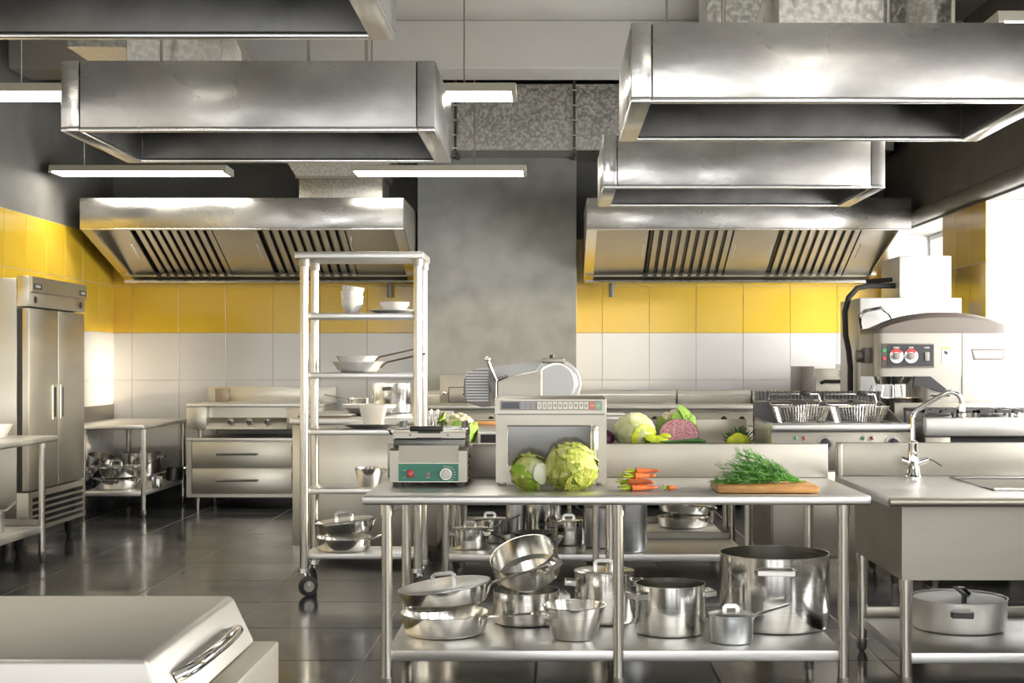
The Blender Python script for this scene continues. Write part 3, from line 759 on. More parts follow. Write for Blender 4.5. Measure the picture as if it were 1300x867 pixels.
# ------------------------------------------------------------------ cooking line along the back wall
def back_range(x0, x1, label, knobs, mat_front=STEEL_LT):
    y0, y1 = 13.92, 14.58 if x1 < 0.3 else 14.9
    t = thing('back_range', label, 'stove', ((x0 + x1) / 2, (y0 + y1) / 2, 0), group='ranges along the back wall')
    MB().box(x0, x1, y0 + 0.1, y1, 0.12, 1.0).build('body', STEEL_LT, t, 0.004)
    MB().box(x0, x1, y0, y1, 1.0, 1.035).build('cook_top', STEEL_TOP, t, 0.006)
    MB().box(x0, x1, y1 - 0.12, y1, 1.035, 1.175).build('splash_guard', STEEL_LT, t, 0.004)
    MB().box(x0, x1, y1 - 0.16, y1 - 0.121, 1.12, 1.135).build('guard_lip', HOOD_RIM, t, 0.002, 1)
    MB().prism([(y0 + 0.03, 0.84), (y0 + 0.099, 0.84), (y0 + 0.099, 0.955), (y0 + 0.06, 0.955)], 'x', x0 + 0.03, x1 - 0.03).build('control_panel', STEEL_LT, t)
    for x in knobs:
        MB().cyl((x, y0 + 0.05, 0.90), (x, y0 - 0.015, 0.885), 0.032, 0.028, n=18).build('knob', BLACK, t, 0.004)
    for x in (x0 + 0.08, x1 - 0.08):
        for y in (y0 + 0.18, y1 - 0.1):
            MB().cyl((x, y, 0), (x, y, 0.12), 0.025, n=12).build('foot', STEEL_LT, t)
    return t
back_range(-1.36, -0.30, 'back wall range standing before the left part of the concrete column', [-1.1, -0.85, -0.6])
back_range(-0.28, 0.26, 'back wall range hidden behind the microwave and slicer', [0.1])
back_range(0.28, 1.31, 'back wall range behind the white cabbage', [0.5, 0.85, 1.03])
back_range(1.33, 2.1, 'back wall range beside the double fryer', [1.72, 1.9])
back_range(2.12, 3.4, 'back wall range below the toaster oven', [2.4, 2.8])

# holding cabinet with small door standing on the range before the column
t = thing('warming_oven', 'small steel warming oven with inset door left of the slicer', 'oven', (-0.75, 14.2, 1.035))
ox0, ox1 = PX(558, 13.95), -0.40
MB().box(ox0, ox1, 13.98, 14.4, 1.035, PZ(476, 13.95)).build('body', STEEL_LT, t, 0.006)
MB().box(PX(570, 13.95), ox1 - 0.06, 13.97, 13.98, 1.07, PZ(492, 13.95)).build('door', STEEL_LT, t, 0.004)
MB().box(PX(570, 13.95) - 0.006, ox1 - 0.054, 13.976, 13.982, 1.064, PZ(492, 13.95) + 0.006).build('door_seam', DARKGAP, t)
MB().cyl((PX(564, 13.95), 13.98, PZ(499, 13.95)), (PX(564, 13.95), 13.93, PZ(500, 13.95)), 0.018, n=12).ball((PX(564, 13.95), 13.93, PZ(499, 13.95)), 0.024).build('knob', CHROME, t)
MB().ball((PX(589, 13.95), 13.94, PZ(499, 13.95)), 0.026).cyl((PX(589, 13.95), 13.94, PZ(499, 13.95)), (PX(589, 13.95), 13.97, PZ(499, 13.95)), 0.01, n=8).build('door_knob', CHROME, t)

# toaster oven on the right end of the cooking line
t = thing('toaster_oven', 'boxy steel toaster oven with black handle behind the fryer', 'oven', (PX(1060, 14.2), 14.3, 1.035))
D = 14.05
MB().box(PX(1018, D), PX(1034, D), D, 14.7, 1.037, PZ(465, D)).build('side_panel', MIX_CAP, t, 0.004)
MB().box(PX(1034, D), PX(1077, D), D + 0.06, 14.7, 1.037, PZ(468, D)).build('body', STEEL_LT, t, 0.004)
MB().box(PX(1036, D), PX(1076, D), D + 0.03, D + 0.058, 1.05, PZ(478, D)).build('door', STEEL_LT, t, 0.004)
MB().sweep([(PX(1044, D), D + 0.03, PZ(486, D)), (PX(1046, D), D - 0.03, PZ(484, D)), (PX(1076, D), D - 0.03, PZ(484, D)), (PX(1076, D), D + 0.03, PZ(486, D))], 0.022, 0.018, n=8).build('handle', BLACK, t)
MB().box(PX(1077, D), PX(1110, D), D - 0.1, 14.7, 1.037, PZ(462, D)).build('control_tower', STEEL_LT, t, 0.006)

# ------------------------------------------------------------------ hood dishwasher behind the mixer with hose
t = thing('hood_dishwasher', 'tall bright steel hood dishwasher with box on top behind the mixer', 'dishwasher', (2.97, 12.0, 0))
D = 11.6
MB().box(PX(1092, D), PX(1221, D), D, 12.4, 0.1, 0.95).build('base', STEEL_LT, t, 0.006)
MB().box(PX(1092, D), PX(1221, D), D, 12.4, 0.97, PZ(378, D)).build('hood', GLARE_ST, t, 0.008)
MB().box(PX(1144, D), PX(1210, D), D + 0.05, 12.3, PZ(378, D), PZ(324, D)).build('heat_recovery_box', GLARE_ST, t, 0.006)
MB().box(PX(1094, D), PX(1219, D), D + 0.01, 12.39, 0.95, 0.97).build('gap', DARKGAP, t)
for x in (PX(1099, D), PX(1214, D)):
    for y in (D + 0.08, 12.3):
        MB().cyl((x, y, 0), (x, y, 0.1), 0.025, n=12).build('foot', STEEL_LT, t)
MB().sweep([(PX(1095, D), D, PZ(420, D)), (PX(1086, D), D - 0.16, PZ(402, D)), (PX(1092, D), D - 0.18, PZ(396, D)), (PX(1112, D), D - 0.18, PZ(392, D)), (PX(1122, D), D - 0.16, PZ(398, D)), (PX(1133, D), D - 0.1, PZ(412, D))], 0.016, n=10).build('lift_handle', CHROME, t)
h = MB()
h.sweep([(PX(1146, D), 11.8, PZ(361, D)), (PX(1110, D), 11.8, PZ(361, D)), (PX(1095, D), 11.8, PZ(364, D)), (PX(1084, D), 11.8, PZ(376, D)), (PX(1079, D), 11.8, PZ(395, D)), (PX(1080, D), 11.8, PZ(425, D)), (PX(1084, D), 11.8, PZ(445, D)), (PX(1086, D), 11.8, PZ(465, D)), (PX(1086, D), 11.8, 0.9), (PX(1094, D), 11.8, 0.8)], 0.024, n=10)
h.build('drain_hose', RUBBER, t)
MB().sweep([(PX(1146, D), 11.9, PZ(352, D)), (PX(1118, D), 12.1, PZ(353, D))], 0.02, n=8).build('inlet_hose', RUBBER, t)

# ------------------------------------------------------------------ double fryer with two baskets
t = thing('double_fryer', 'steel double deep fryer with a slotted black back', 'fryer', (1.88, 9.6, 0))
X0, X1, Y0, Y1 = 1.43, 2.335, 9.12, 9.95
zt = 1.062
MB().box(X0, X1, Y0 + 0.02, Y1, 0.18, 0.99).build('body', STEEL, t, 0.006)
MB().box(X0 + 0.0, X1, Y0, Y0 + 0.02, 0.76, zt - 0.055).build('control_panel', STEEL, t, 0.003)
MB().box(X0 - 0.0, X1 + 0.0, Y0 - 0.03, Y0 + 0.10, zt - 0.05, zt).build('front_rail', STEEL_TOP, t, 0.014, 3)
for a, b in ((X0, X0 + 0.05), (X1 - 0.05, X1), ((X0 + X1) / 2 - 0.04, (X0 + X1) / 2 + 0.04)):
    MB().box(a, b, Y0 + 0.101, Y1 - 0.08, 0.99, zt - 0.005).build('tank_rim', STEEL_TOP, t, 0.004)
for a, b in ((X0 + 0.05, (X0 + X1) / 2 - 0.04), ((X0 + X1) / 2 + 0.04, X1 - 0.05)):
    MB().box(a, b, Y0 + 0.101, Y1 - 0.08, 0.99, 1.005).build('oil_tank', STEEL_DARK, t)
for k, (a, b) in enumerate(((X0, X0 + 0.012), (X1 - 0.012, X1))):
    MB().prism([(Y0 + 0.12, zt - 0.01), (Y1, zt - 0.01), (Y1, 1.19 if k else 1.085)], 'x', a, b).build('side_splash', STEEL, t)
MB().box(X0, X1, Y1 - 0.079, Y1, 0.94, PZ(510, 9.95)).build('flue', NONSTICK, t)
zc = PZ(500, 9.95)
for k in range(34):
    x = X0 + 0.012 + k * (X1 - X0 - 0.02) / 34
    MB().box(x, x + 0.014, Y1 - 0.1, Y1, PZ(508, 9.95), zc + 0.02).build('flue_tooth', NONSTICK, t)
for cx in (X0 + 0.22, X0 + 0.66):
    for dx, m in ((-0.035, GREEN_L), (0.02, RED_L)):
        lp = MB().cyl((cx - 0.03 + dx, Y0 + 0.002, 0.968), (cx - 0.03 + dx, Y0 - 0.012, 0.968), 0.016, n=14).build('lamp_bezel', CHROME, t)
        MB().ball((cx - 0.03 + dx, Y0 - 0.012, 0.968), 0.011).build('lamp_lens', m, lp)
    kn = MB().cyl((cx + 0.13, Y0 + 0.002, 0.935), (cx + 0.13, Y0 - 0.012, 0.935), 0.05, n=24).build('knob', CHROME, t)
    MB().cyl((cx + 0.13, Y0 - 0.012, 0.935), (cx + 0.13, Y0 - 0.05, 0.935), 0.034, 0.03, n=20).build('knob_grip', BLACK, kn, 0.004)
for x in (X0 + 0.08, X1 - 0.08):
    for y in (Y0 + 0.07, Y1 - 0.1):
        MB().lathe([(0, 0), (0.024, 0), (0.024, 0.03), (0.03, 0.04), (0.034, 0.18), (0, 0.18)], 16, (x, y, 0)).build('foot', STEEL, t)
for a, b in ((X0 + 0.01, (X0 + X1) / 2 - 0.006), ((X0 + X1) / 2 + 0.006, X1 - 0.01)):
    d = MB().box(a, b, Y0 + 0.0, Y0 + 0.018, 0.2, 0.75).build('door', STEEL, t, 0.005)

def basket(cx, label):
    b = thing('fryer_basket', label, 'basket', (cx, 9.5, zt), group='wire fryer baskets')
    w0, w1, y0, y1, z0, z1 = 0.13, 0.165, 9.33, 9.72, 1.05, 1.165
    rim = MB().sweep([(cx - w1, y0, z1), (cx + w1, y0, z1), (cx + w1, y1, z1), (cx - w1, y1, z1)], 0.006, n=6, closed=True).build('rim', WIRE, b)
    m = MB()
    n = 16
    for k in range(n + 1):
        f = k / n
        xt, xb = cx - w1 + 2 * w1 * f, cx - w0 + 2 * w0 * f
        for (ya, yb) in ((y0, y0 + 0.03), (y1, y1 - 0.03)):
            m.sweep([(xt, ya, z1), (xb, yb, z0)], 0.0021, n=4)
        m.sweep([(xb, y0 + 0.03, z0), (xb, y1 - 0.03, z0)], 0.0021, n=4)
    for k in range(12):
        f = k / 11
        ya, yb = y0 + (y1 - y0) * f, y0 + 0.03 + (y1 - y0 - 0.06) * f
        for s in (-1, 1): m.sweep([(cx + s * w1, ya, z1), (cx + s * w0, yb, z0)], 0.0021, n=4)
        m.sweep([(cx - w0, yb, z0), (cx + w0, yb, z0)], 0.0021, n=4)
    for k in range(1, 6):
        f = k / 6; w = w0 + (w1 - w0) * f; i = 0.03 * (1 - f); z = z0 + (z1 - z0) * f
        m.sweep([(cx - w, y0 + i, z), (cx + w, y0 + i, z), (cx + w, y1 - i, z), (cx - w, y1 - i, z)], 0.0021, n=4, closed=True)
    g = m.build('wire_mesh', WIRE, b); g['kind'] = 'stuff'
    MB().sweep([(cx - 0.183, y1 + 0.05, z1 + 0.02), (cx - 0.17, y1 + 0.05, z1 + 0.072), (cx + 0.17, y1 + 0.05, z1 + 0.072), (cx + 0.183, y1 + 0.05, z1 + 0.02)], 0.008, n=8).sweep([(cx - 0.183, y1 + 0.05, z1 + 0.035), (cx + 0.183, y1 + 0.05, z1 + 0.035)], 0.006, n=6).sweep([(cx - w1, y1, z1), (cx - 0.18, y1 + 0.05, z1 + 0.035)], 0.006, n=6).sweep([(cx + w1, y1, z1), (cx + 0.18, y1 + 0.05, z1 + 0.035)], 0.006, n=6).build('hang_frame', WIRE, b)
    for k in range(4):
        x = cx + 0.02 + k * 0.018
        MB().sweep([(x, y0, z1 - 0.06), (x, y0 - 0.02, z1 + 0.01), (x, y0 + 0.1, z1 + 0.035), (x, y0 + 0.25, z1 + 0.075)], 0.004, n=6).build('handle_rod', WIRE, b)
    MB().box(cx + 0.015, cx + 0.08, y0 + 0.24, y0 + 0.34, z1 + 0.07, z1 + 0.1).build('handle_grip', BLACK, b, 0.012, 2)
basket(1.69, 'left wire basket in the double fryer')
basket(2.08, 'right wire basket in the double fryer')

# ------------------------------------------------------------------ gas range at the right edge
t = thing('gas_range', 'steel gas range with black grates at the right edge', 'stove', (2.9, 9.4, 0))
X0, X1, Y0, Y1 = 2.40, 3.5, 8.98, 9.82
MB().box(X0, X1, Y0 + 0.05, Y1, 0.18, 0.93).build('body', STEEL, t, 0.006)
MB().box(X0, X1, Y0, Y0 + 0.09, 0.985, 1.105).build('front_rail', STEEL_TOP, t, 0.01, 2)
MB().box(X0, X1, Y0 + 0.0901, Y1, 0.93, 1.05).build('hob_tray', STEEL_DARK, t)
MB().box(X0, X1, Y1 - 0.02, Y1, 1.05, 1.178).build('splash_guard', STEEL, t, 0.004)
MB().box(X0 + 0.16, X1 - 0.05, Y0 + 0.035, Y0 + 0.05, 0.6, 0.98).build('oven_opening', DARKGAP, t)
MB().box(X0 + 0.0, X0 + 0.16, Y0 + 0.02, Y0 + 0.05, 0.2, 0.98).build('front_post', STEEL, t, 0.003)
for k in range(3):
    gx = X0 + 0.19 + k * 0.36
    gm = MB()
    for yy in (Y0 + 0.16, Y0 + 0.4, Y0 + 0.64):
        gm.box(gx - 0.17, gx + 0.17, yy, yy + 0.014, 1.13, 1.152)
    for xx in (-0.17, -0.06, 0.05, 0.156):
        gm.box(gx + xx, gx + xx + 0.014, Y0 + 0.16, Y0 + 0.654, 1.13, 1.15)
    for xx in (-0.17, 0.156):
        for yy in (Y0 + 0.16, Y0 + 0.64): gm.box(gx + xx, gx + xx + 0.014, yy, yy + 0.014, 1.05, 1.14)
    gg = gm.build('pan_grate', NONSTICK, t)
    for yy in (0.29, 0.52):
        MB().lathe([(0, 1.05), (0.06, 1.05), (0.055, 1.105), (0.03, 1.12), (0, 1.12)], 20, (gx, Y0 + yy, 0)).build('burner', STEEL_DARK, gg)
    MB().ball((gx + 0.06, Y0 + 0.07, 1.118), 0.026, (1, 1, 0.8)).cyl((gx + 0.06, Y0 + 0.07, 1.1), (gx + 0.06, Y0 + 0.07, 1.13), 0.015, n=10).build('knob', CHROME, t)
for x in (X0 + 0.08, X1 - 0.08):
    for y in (Y0 + 0.1, Y1 - 0.1):
        MB().lathe([(0, 0), (0.024, 0), (0.024, 0.03), (0.03, 0.04), (0.034, 0.18), (0, 0.18)], 16, (x, y, 0)).build('foot', STEEL, t)

# ------------------------------------------------------------------ planetary mixer
D = 10.2
t = thing('planetary_mixer', 'large grey planetary mixer with taupe cover and dial panel', 'mixer', (3.0, 10.5, 0))
xl, xr = PX(1110, D), PX(1286, D)
zs = PZ(423, D)
# head: rounded box profile in plan, domed cap above
def rrect(x0, x1, y0, y1, r, n=6):
    pts = []
    for cx, cy, a0 in ((x1 - r, y0 + r, -PI / 2), (x1 - r, y1 - r, 0), (x0 + r, y1 - r, PI / 2), (x0 + r, y0 + r, PI)):
        for k in range(n + 1):
            a = a0 + PI / 2 * k / n
            pts.append((cx + r * math.cos(a), cy + r * math.sin(a)))
    out = []
    for i, p in enumerate(pts):
        q = pts[(i + 1) % len(pts)]
        m = 16 if abs(p[0] - q[0]) > 0.2 else 1
        out += [(p[0] + (q[0] - p[0]) * k / m, p[1] + (q[1] - p[1]) * k / m) for k in range(m)]
    return out
hy0, hy1 = D, D + 0.52
MB().prism(rrect(xl, xr, hy0, hy1, 0.07), 'z', PZ(478, D), zs).build('head', MIX_BODY, t)
cap = MB()
pl = rrect(xl - 0.004, xr + 0.004, hy0 - 0.004, hy1 + 0.004, 0.075)
rings = []
xc = (xl + xr) / 2 + 0.03
for k in range(9):
    f = k / 8
    ins = 1 - 0.10 * f ** 3 - 0.06 * f
    ring = []
    for (x, y) in pl:
        u = (x - xc) / ((xr - xl) / 2)
        dome = (1 - min(1, abs(u)) ** 2.4)
        h = (0.042 + 0.118 * dome) * math.sin(f * PI / 2)
        yy = (y - (hy0 + hy1) / 2) * (1 - 0.55 * max(0, f - 0.55) / 0.45) + (hy0 + hy1) / 2
        xx = xc + (x - xc) * (1 - 0.045 * f ** 2)
        ring.append(cap.bm.verts.new((xx, yy, zs + h)))
    rings.append(ring)
for a, b in zip(rings[:-1], rings[1:]):
    for k in range(len(a)):
        cap.bm.faces.new((a[k], a[(k + 1) % len(a)], b[(k + 1) % len(a)], b[k]))
cap.bm.faces.new(rings[-1]); cap.bm.faces.new(rings[0][::-1])
cap.build('top_cover', MIX_CAP, t, ang=50)
xsm = PX(1222, D)
MB().box(xsm - 0.004, xsm + 0.004, hy0 - 0.0035, hy0 + 0.02, 1.12, zs).build('cover_seam', GREY_P, t)
MB().prism(rrect(PX(1170, D), xr, hy0 + 0.004, hy1, 0.07), 'z', 0.12, PZ(478, D)).build('column', MIX_BODY, t)
MB().prism(rrect(xl + 0.1, xr + 0.02, hy0 - 0.12, hy1 + 0.06, 0.08), 'z', 0.0, 0.12).build('base', MIX_BODY, t)
# dial panel
px0, px1, pz0, pz1 = PX(1119, D), PX(1186, D), PZ(467, D), PZ(436, D)
pn = MB().box(px0, px1, hy0 - 0.012, hy0, pz0, pz1).build('dial_panel', MIX_CAP, t, 0.003)
MB().box(PX(1126, D), px1 - 0.008, hy0 - 0.015, hy0 - 0.012, pz0 + 0.012, pz1 - 0.008).build('panel_face', BLACK, pn)
for cxp in (1137.5, 1156):
    c = (PX(cxp, D), hy0 - 0.015, PZ(452, D))
    MB().cyl(c, (c[0], c[1] - 0.006, c[2]), 0.051, n=28).build('dial', WHITE_P, pn)
    MB().cyl((c[0], c[1] - 0.005, c[2]), (c[0], c[1] - 0.03, c[2]), 0.026, n=20).build('dial_knob', GREY_P, pn, 0.003)
    MB().prism([(c[0] + 0.051 * math.cos(a), c[2] + 0.051 * math.sin(a)) for a in [PI * (0.22 + 0.56 * k / 8) for k in range(9)]] + [(c[0] + 0.03 * math.cos(a), c[2] + 0.03 * math.sin(a)) for a in [PI * (0.78 - 0.56 * k / 8) for k in range(9)]], 'y', hy0 - 0.0225, hy0 - 0.0205).build('dial_mark', RED_P, pn)
    text('dial_lettering', 'SPEED' if cxp < 1150 else 'TIME', 0.016, WHITE_P, pn, (c[0], hy0 - 0.0156, PZ(441.5, D)), (PI / 2, 0, 0))
for pz, m, mm in ((445, GREEN_L, 'start_button'), (455, RED_L, 'stop_button')):
    MB().cyl((PX(1122, D), hy0 - 0.011, PZ(pz, D)), (PX(1122, D), hy0 - 0.022, PZ(pz, D)), 0.013, n=14).build(mm, m, pn)
MB().box(PX(1173, D), PX(1179, D), hy0 - 0.025, hy0 - 0.014, PZ(458, D), PZ(447, D)).build('rocker_switch', GREY_P, pn, 0.003)
text('panel_lettering', 'TIMER', 0.014, WHITE_P, pn, (PX(1176, D), hy0 - 0.0156, PZ(441.5, D)), (PI / 2, 0, 0))
st = MB().box(PX(1196, D), PX(1206, D), hy0 - 0.003, hy0 + 0.001, PZ(461, D), PZ(441, D)).build('warning_sticker', WHITE_P, t)
MB().box(PX(1196, D), PX(1206, D), hy0 - 0.0036, hy0 - 0.003, PZ(443, D), PZ(441, D)).build('sticker_band', YELLOW_P, st)
MB().prism([(PX(1199, D), PZ(449, D)), (PX(1202, D), PZ(451, D)), (PX(1203.5, D), PZ(447.5, D)), (PX(1200, D), PZ(445, D)), (PX(1198, D), PZ(446, D))], 'y', hy0 - 0.0036, hy0 - 0.003).build('sticker_symbol', BLACK, st)
hp = [(PX(1233, D), PZ(443, D)), (PX(1276, D), PZ(443, D)), (PX(1274, D), PZ(457, D)), (PX(1236, D), PZ(457, D))]
MB().prism(hp, 'y', hy0 - 0.004, hy0 + 0.002).build('hatch_frame', MIX_CAP, t)
MB().prism([(x + (0.012 if k in (0, 3) else -0.012), z + (-0.012 if k < 2 else 0.014)) for k, (x, z) in enumerate(hp)], 'y', hy0 - 0.006, hy0 - 0.003).build('hatch', WHITE_P, t)
# attachment hub on the left end, planetary head, bowl guard, bowl with carrier
ya = hy0 + 0.16
MB().box(xl - 0.05, xl + 0.02, ya - 0.07, ya + 0.07, PZ(461, D), PZ(441, D)).cyl((xl - 0.1, ya, PZ(452, D)), (xl - 0.04, ya, PZ(452, D)), 0.045, n=18).build('attachment_hub', MIX_CAP, t, 0.006)
bc = (PX(1141, D), hy0 + 0.2)
MB().cyl((*bc, PZ(488, D)), (*bc, PZ(477, D)), 0.12, 0.14, n=28).build('planetary_head', CHROME, t)
MB().cyl((*bc, 1.1), (*bc, 1.3), 0.02, n=10).build('agitator_shaft', CHROME, t)
MB().lathe([(0, 0.86), (0.10, 0.87), (0.165, 0.95), (0.185, 1.06), (0.19, 1.19), (0.196, 1.2), (0.186, 1.2), (0.178, 1.06), (0.15, 0.96), (0, 0.89)], 36, (*bc, 0)).build('bowl', POT, t)
gd = MB()
for k in range(14):
    a = 2 * PI * k / 14
    gd.sweep([(bc[0] + 0.18 * math.cos(a), bc[1] + 0.18 * math.sin(a), 1.21), (bc[0] + 0.15 * math.cos(a), bc[1] + 0.15 * math.sin(a), 1.29)], 0.004, n=6)
gd.build('bowl_guard', WIRE, t)
MB().prism([(PX(1160, D), PZ(477.8, D)), (PX(1180, D), PZ(477.8, D)), (PX(1204, D), PZ(497, D)), (PX(1195, D), PZ(498, D)), (PX(1178, D), PZ(492, D)), (PX(1158, D), PZ(490, D))], 'y', hy0 - 0.03, hy0 + 0.002).build('splash_lid', BLACK, t)
MB().box(bc[0] + 0.18, PX(1176, D), bc[1] - 0.1, bc[1] + 0.1, 0.95, 1.03).build('bowl_carrier', MIX_CAP, t, 0.006)
MB().sweep([(PX(1182, D), hy0 + 0.005, 1.22), (PX(1182, D), hy0 - 0.012, 1.22), (PX(1205, D), hy0 - 0.012, 1.22), (PX(1205, D), hy0 + 0.005, 1.22)], 0.006, n=6).build('guard_hinge', WIRE, t)

# ------------------------------------------------------------------ near cabinet with sloped lid, bottom left
t = thing('chest_cooler', 'low steel chest with sloped lid and curved bar handle in the near left corner', 'cabinet', (-1.4, 3.0, 0))
zl = 0.90
MB().box(-2.4, -0.655, 2.5, 3.37, 0.08, 0.785).build('base', STEEL, t, 0.006)
yb_, yf_ = 3.335, 2.615
ld = MB()
A = [(-2.35, yf_, zl), (-0.757, yf_, zl), (-0.757, yb_, zl), (-2.35, yb_, zl)]
B = [(-2.35, yf_ - 0.0, 0.788), (-0.703, yf_ - 0.0, 0.788), (-0.703, yb_ + 0.0, 0.788), (-2.35, yb_ + 0.0, 0.788)]
va = [ld.bm.verts.new(p) for p in A]; vb = [ld.bm.verts.new(p) for p in B]
ld.bm.faces.new(va); ld.bm.faces.new(vb[::-1])
for i in range(4): ld.bm.faces.new((va[i], va[(i + 1) % 4], vb[(i + 1) % 4], vb[i]))
lid = ld.build('lid', LID_ST, t, 0.012, 3)
def onslope(y, z, out):
    n = Vector((0.112, 0, 0.054)).normalized()
    x = -0.757 + (zl - z) / 0.112 * 0.054
    return (x + n.x * out, y, z + n.z * out)
hz = 0.842
MB().sweep([onslope(2.72, hz, 0.0), onslope(2.725, hz, 0.02), onslope(2.75, hz, 0.032), onslope(2.84, hz, 0.042), onslope(2.95, hz, 0.046), onslope(3.06, hz, 0.042), onslope(3.13, hz, 0.032), onslope(3.155, hz, 0.02), onslope(3.16, hz, 0.0)], 0.0125, n=14).build('handle', CHROME, lid)
MB().box(-2.35, -0.79, 2.49, 2.60, 0.7855, 0.835).build('front_ledge', HOOD_RIM, t, 0.008, 2)
for x in (-2.3, -0.75):
    for y in (2.58, 3.28):
        MB().cyl((x, y, 0), (x, y, 0.08), 0.03, n=12).build('foot', STEEL, t)
# ------------------------------------------------------------------ cookware
def pol(r, a): return (r * math.cos(a), r * math.sin(a))
def cook(name, label, cat, loc, r, h, rb=None, tilt=None, body=None, inside=None, loops=(), long=(), lid=False, group=None, loop_mat=None, loop_z=0.78, lw=0.36, lid_mat=None, lid_tilt=0.0):
    rb = r if rb is None else rb
    body = body or POT
    t = thing(name, label, cat, loc, tilt, group, local=True)
    rd = min(0.02, rb * 0.15)
    MB().lathe([(0, 0), (rb - rd, 0), (rb - rd * 0.3, rd * 0.3), (rb + (r - rb) * rd / h, rd), (r, h - 0.004), (r + 0.003, h - 0.002), (r + 0.003, h), (r - 0.003, h),
                (rb - 0.004 + (r - rb) * rd / h, rd), (rb - rd, 0.005), (0, 0.005)], 44).build('body', body, t)
    if inside:
        MB().lathe([(0, 0.0055), (rb - rd, 0.0055), (rb - 0.0045 + (r - rb) * rd / h, rd), (r - 0.0036, h - 0.003)], 44).build('lining', inside, t)
    for a in loops:
        a = math.radians(a)
        zz = h * loop_z; rr = rb + (r - rb) * loop_z
        out = min(0.05, rr * 0.34)
        p = [(*pol(rr - 0.002, a - lw), zz), (*pol(rr + out, a - lw * 0.72), zz + 0.004), (*pol(rr + out, a + lw * 0.72), zz + 0.004), (*pol(rr - 0.002, a + lw), zz)]
        MB().sweep(p, 0.005, 0.013, square=True).build('side_handle', loop_mat or POT, t, 0.002, 1)
    for (a, ln, rise) in long:
        a = math.radians(a)
        rr = rb + (r - rb) * 0.55
        p = [(*pol(rr + 0.002, a), h * 0.45), (*pol(r + 0.006, a), h * 0.78), (*pol(r + 0.02, a), h * 0.93), (*pol(r + 0.05, a), h * 0.97 + rise * 0.08), (*pol(r + ln, a), h + rise)]
        MB().sweep(p, 0.0135, 0.006, n=8).build('long_handle', loop_mat or POT, t)
    if lid:
        l = MB().lathe([(r + 0.004, h + 0.001), (r + 0.004, h + 0.006), (r - 0.012, h + 0.010), (r * 0.8, h + 0.012), (0, h + 0.016), (0, h + 0.012), (r - 0.02, h + 0.007), (r - 0.01, h + 0.001), (r + 0.004, h + 0.001)], 44).build('lid', lid_mat or body, t)
        w = min(0.05, r * 0.3); hh = min(0.045, r * 0.28)
        MB().sweep([(-w, 0, h + 0.011), (-w, 0, h + 0.012 + hh * 0.75), (-w * 0.75, 0, h + 0.012 + hh), (w * 0.75, 0, h + 0.012 + hh), (w, 0, h + 0.012 + hh * 0.75), (w, 0, h + 0.011)], 0.004, 0.010, square=True).build('lid_handle', loop_mat or POT, l, 0.002, 1)
    return t
def E(x=0, y=0, z=0): return (math.radians(x), math.radians(y), math.radians(z))

S1 = 0.191
cook('saute_pan', 'lower shallow saute pan in the lidded pair on the front table shelf', 'pan', (PX(565, 6.56), 6.56, S1), 0.205, 0.10, 0.185, long=[(-28, 0.26, 0.03)])
cook('saute_pan', 'lidded saute pan resting tilted on another pan, front table shelf', 'pan', (PX(566, 6.58) + 0.004, 6.58, S1 + 0.128), 0.215, 0.092, 0.19, tilt=E(0, -7, 0), lid=True, long=[(-14, 0.30, 0.05)], lid_mat=ALU)
cook('cooking_pot', 'upright pot beneath the tipped saucepan on the front table shelf', 'pot', (PX(668, 6.84), 6.84, S1), 0.162, 0.158, loops=(10,))
cook('saucepan', 'open saucepan tipped sideways on top of another pot', 'pan', (PX(672, 6.84), 6.83, S1 + 0.228), 0.162, 0.13, tilt=E(24, -15, 0), loops=(-50,))
cook('cooking_pot', 'lidded pot partly behind the middle leg of the front table', 'pot', (PX(767, 6.86), 6.86, S1), 0.145, 0.245, loops=(180, 0), lid=True, lw=0.3)
cook('conical_pan', 'open conical pan with slanted sides on the front table shelf', 'pan', (PX(729, 6.44), 6.44, S1), 0.145, 0.155, 0.098, loops=(-145,))
cook('cooking_pot', 'open medium pot with two handles right of the middle table leg', 'pot', (PX(851, 6.58), 6.58, S1), 0.163, 0.232, loops=(205, 12))
cook('saucepan', 'small matte saucepan in front of the big stockpot', 'pan', (PX(928, 6.36), 6.36, S1), 0.099, 0.122, body=ALU, long=[(18, 0.19, 0.03)], lid=True)
cook('stockpot', 'very large open stockpot at the right end of the front table shelf', 'pot', (PX(983, 6.76), 6.76, S1), 0.262, 0.352, loops=(-97, 83), loop_z=0.82, lw=0.38)
# under the middle table
cook('saucepan', 'lidded saucepan with long handle at the left end of the middle table shelf', 'pan', (PX(597, 9.58), 9.58, S1), 0.120, 0.135, long=[(20, 0.24, 0.08)], lid=True, loops=(200, -20), lw=0.25)
cook('cooking_pot', 'lidded pot half hidden behind the long handled saucepan', 'pot', (PX(622, 9.93), 9.93, S1), 0.115, 0.16, lid=True)
cook('cooking_pot', 'narrow tall pot with dark lid standing at the back of the middle shelf', 'pot', (PX(655, 10.0) - 0.0, 9.99, S1), 0.068, 0.27, body=ALU, lid=True, lid_mat=NONSTICK)
cook('stockpot', 'tall steel stockpot at the back of the middle table shelf', 'pot', (PX(690, 9.94), 9.965, S1), 0.125, 0.42, loops=(-80,))
cook('frying_pan', 'large pale frying pan with dark interior under the middle table', 'pan', (PX(677, 9.56), 9.55, S1), 0.205, 0.085, 0.15, body=ALU, inside=NONSTICK, long=[(172, 0.07, 0.01)], loop_mat=NONSTICK)
cook('frying_pan', 'smaller grey frying pan nested inside the large pale one', 'pan', (PX(677, 9.56), 9.56, S1 + 0.06), 0.14, 0.055, 0.10, body=mat('grey_coating', (0.2, 0.2, 0.2), 0.35, 0.6), inside=NONSTICK, long=[(-95, 0.10, 0.02)], loop_mat=NONSTICK)
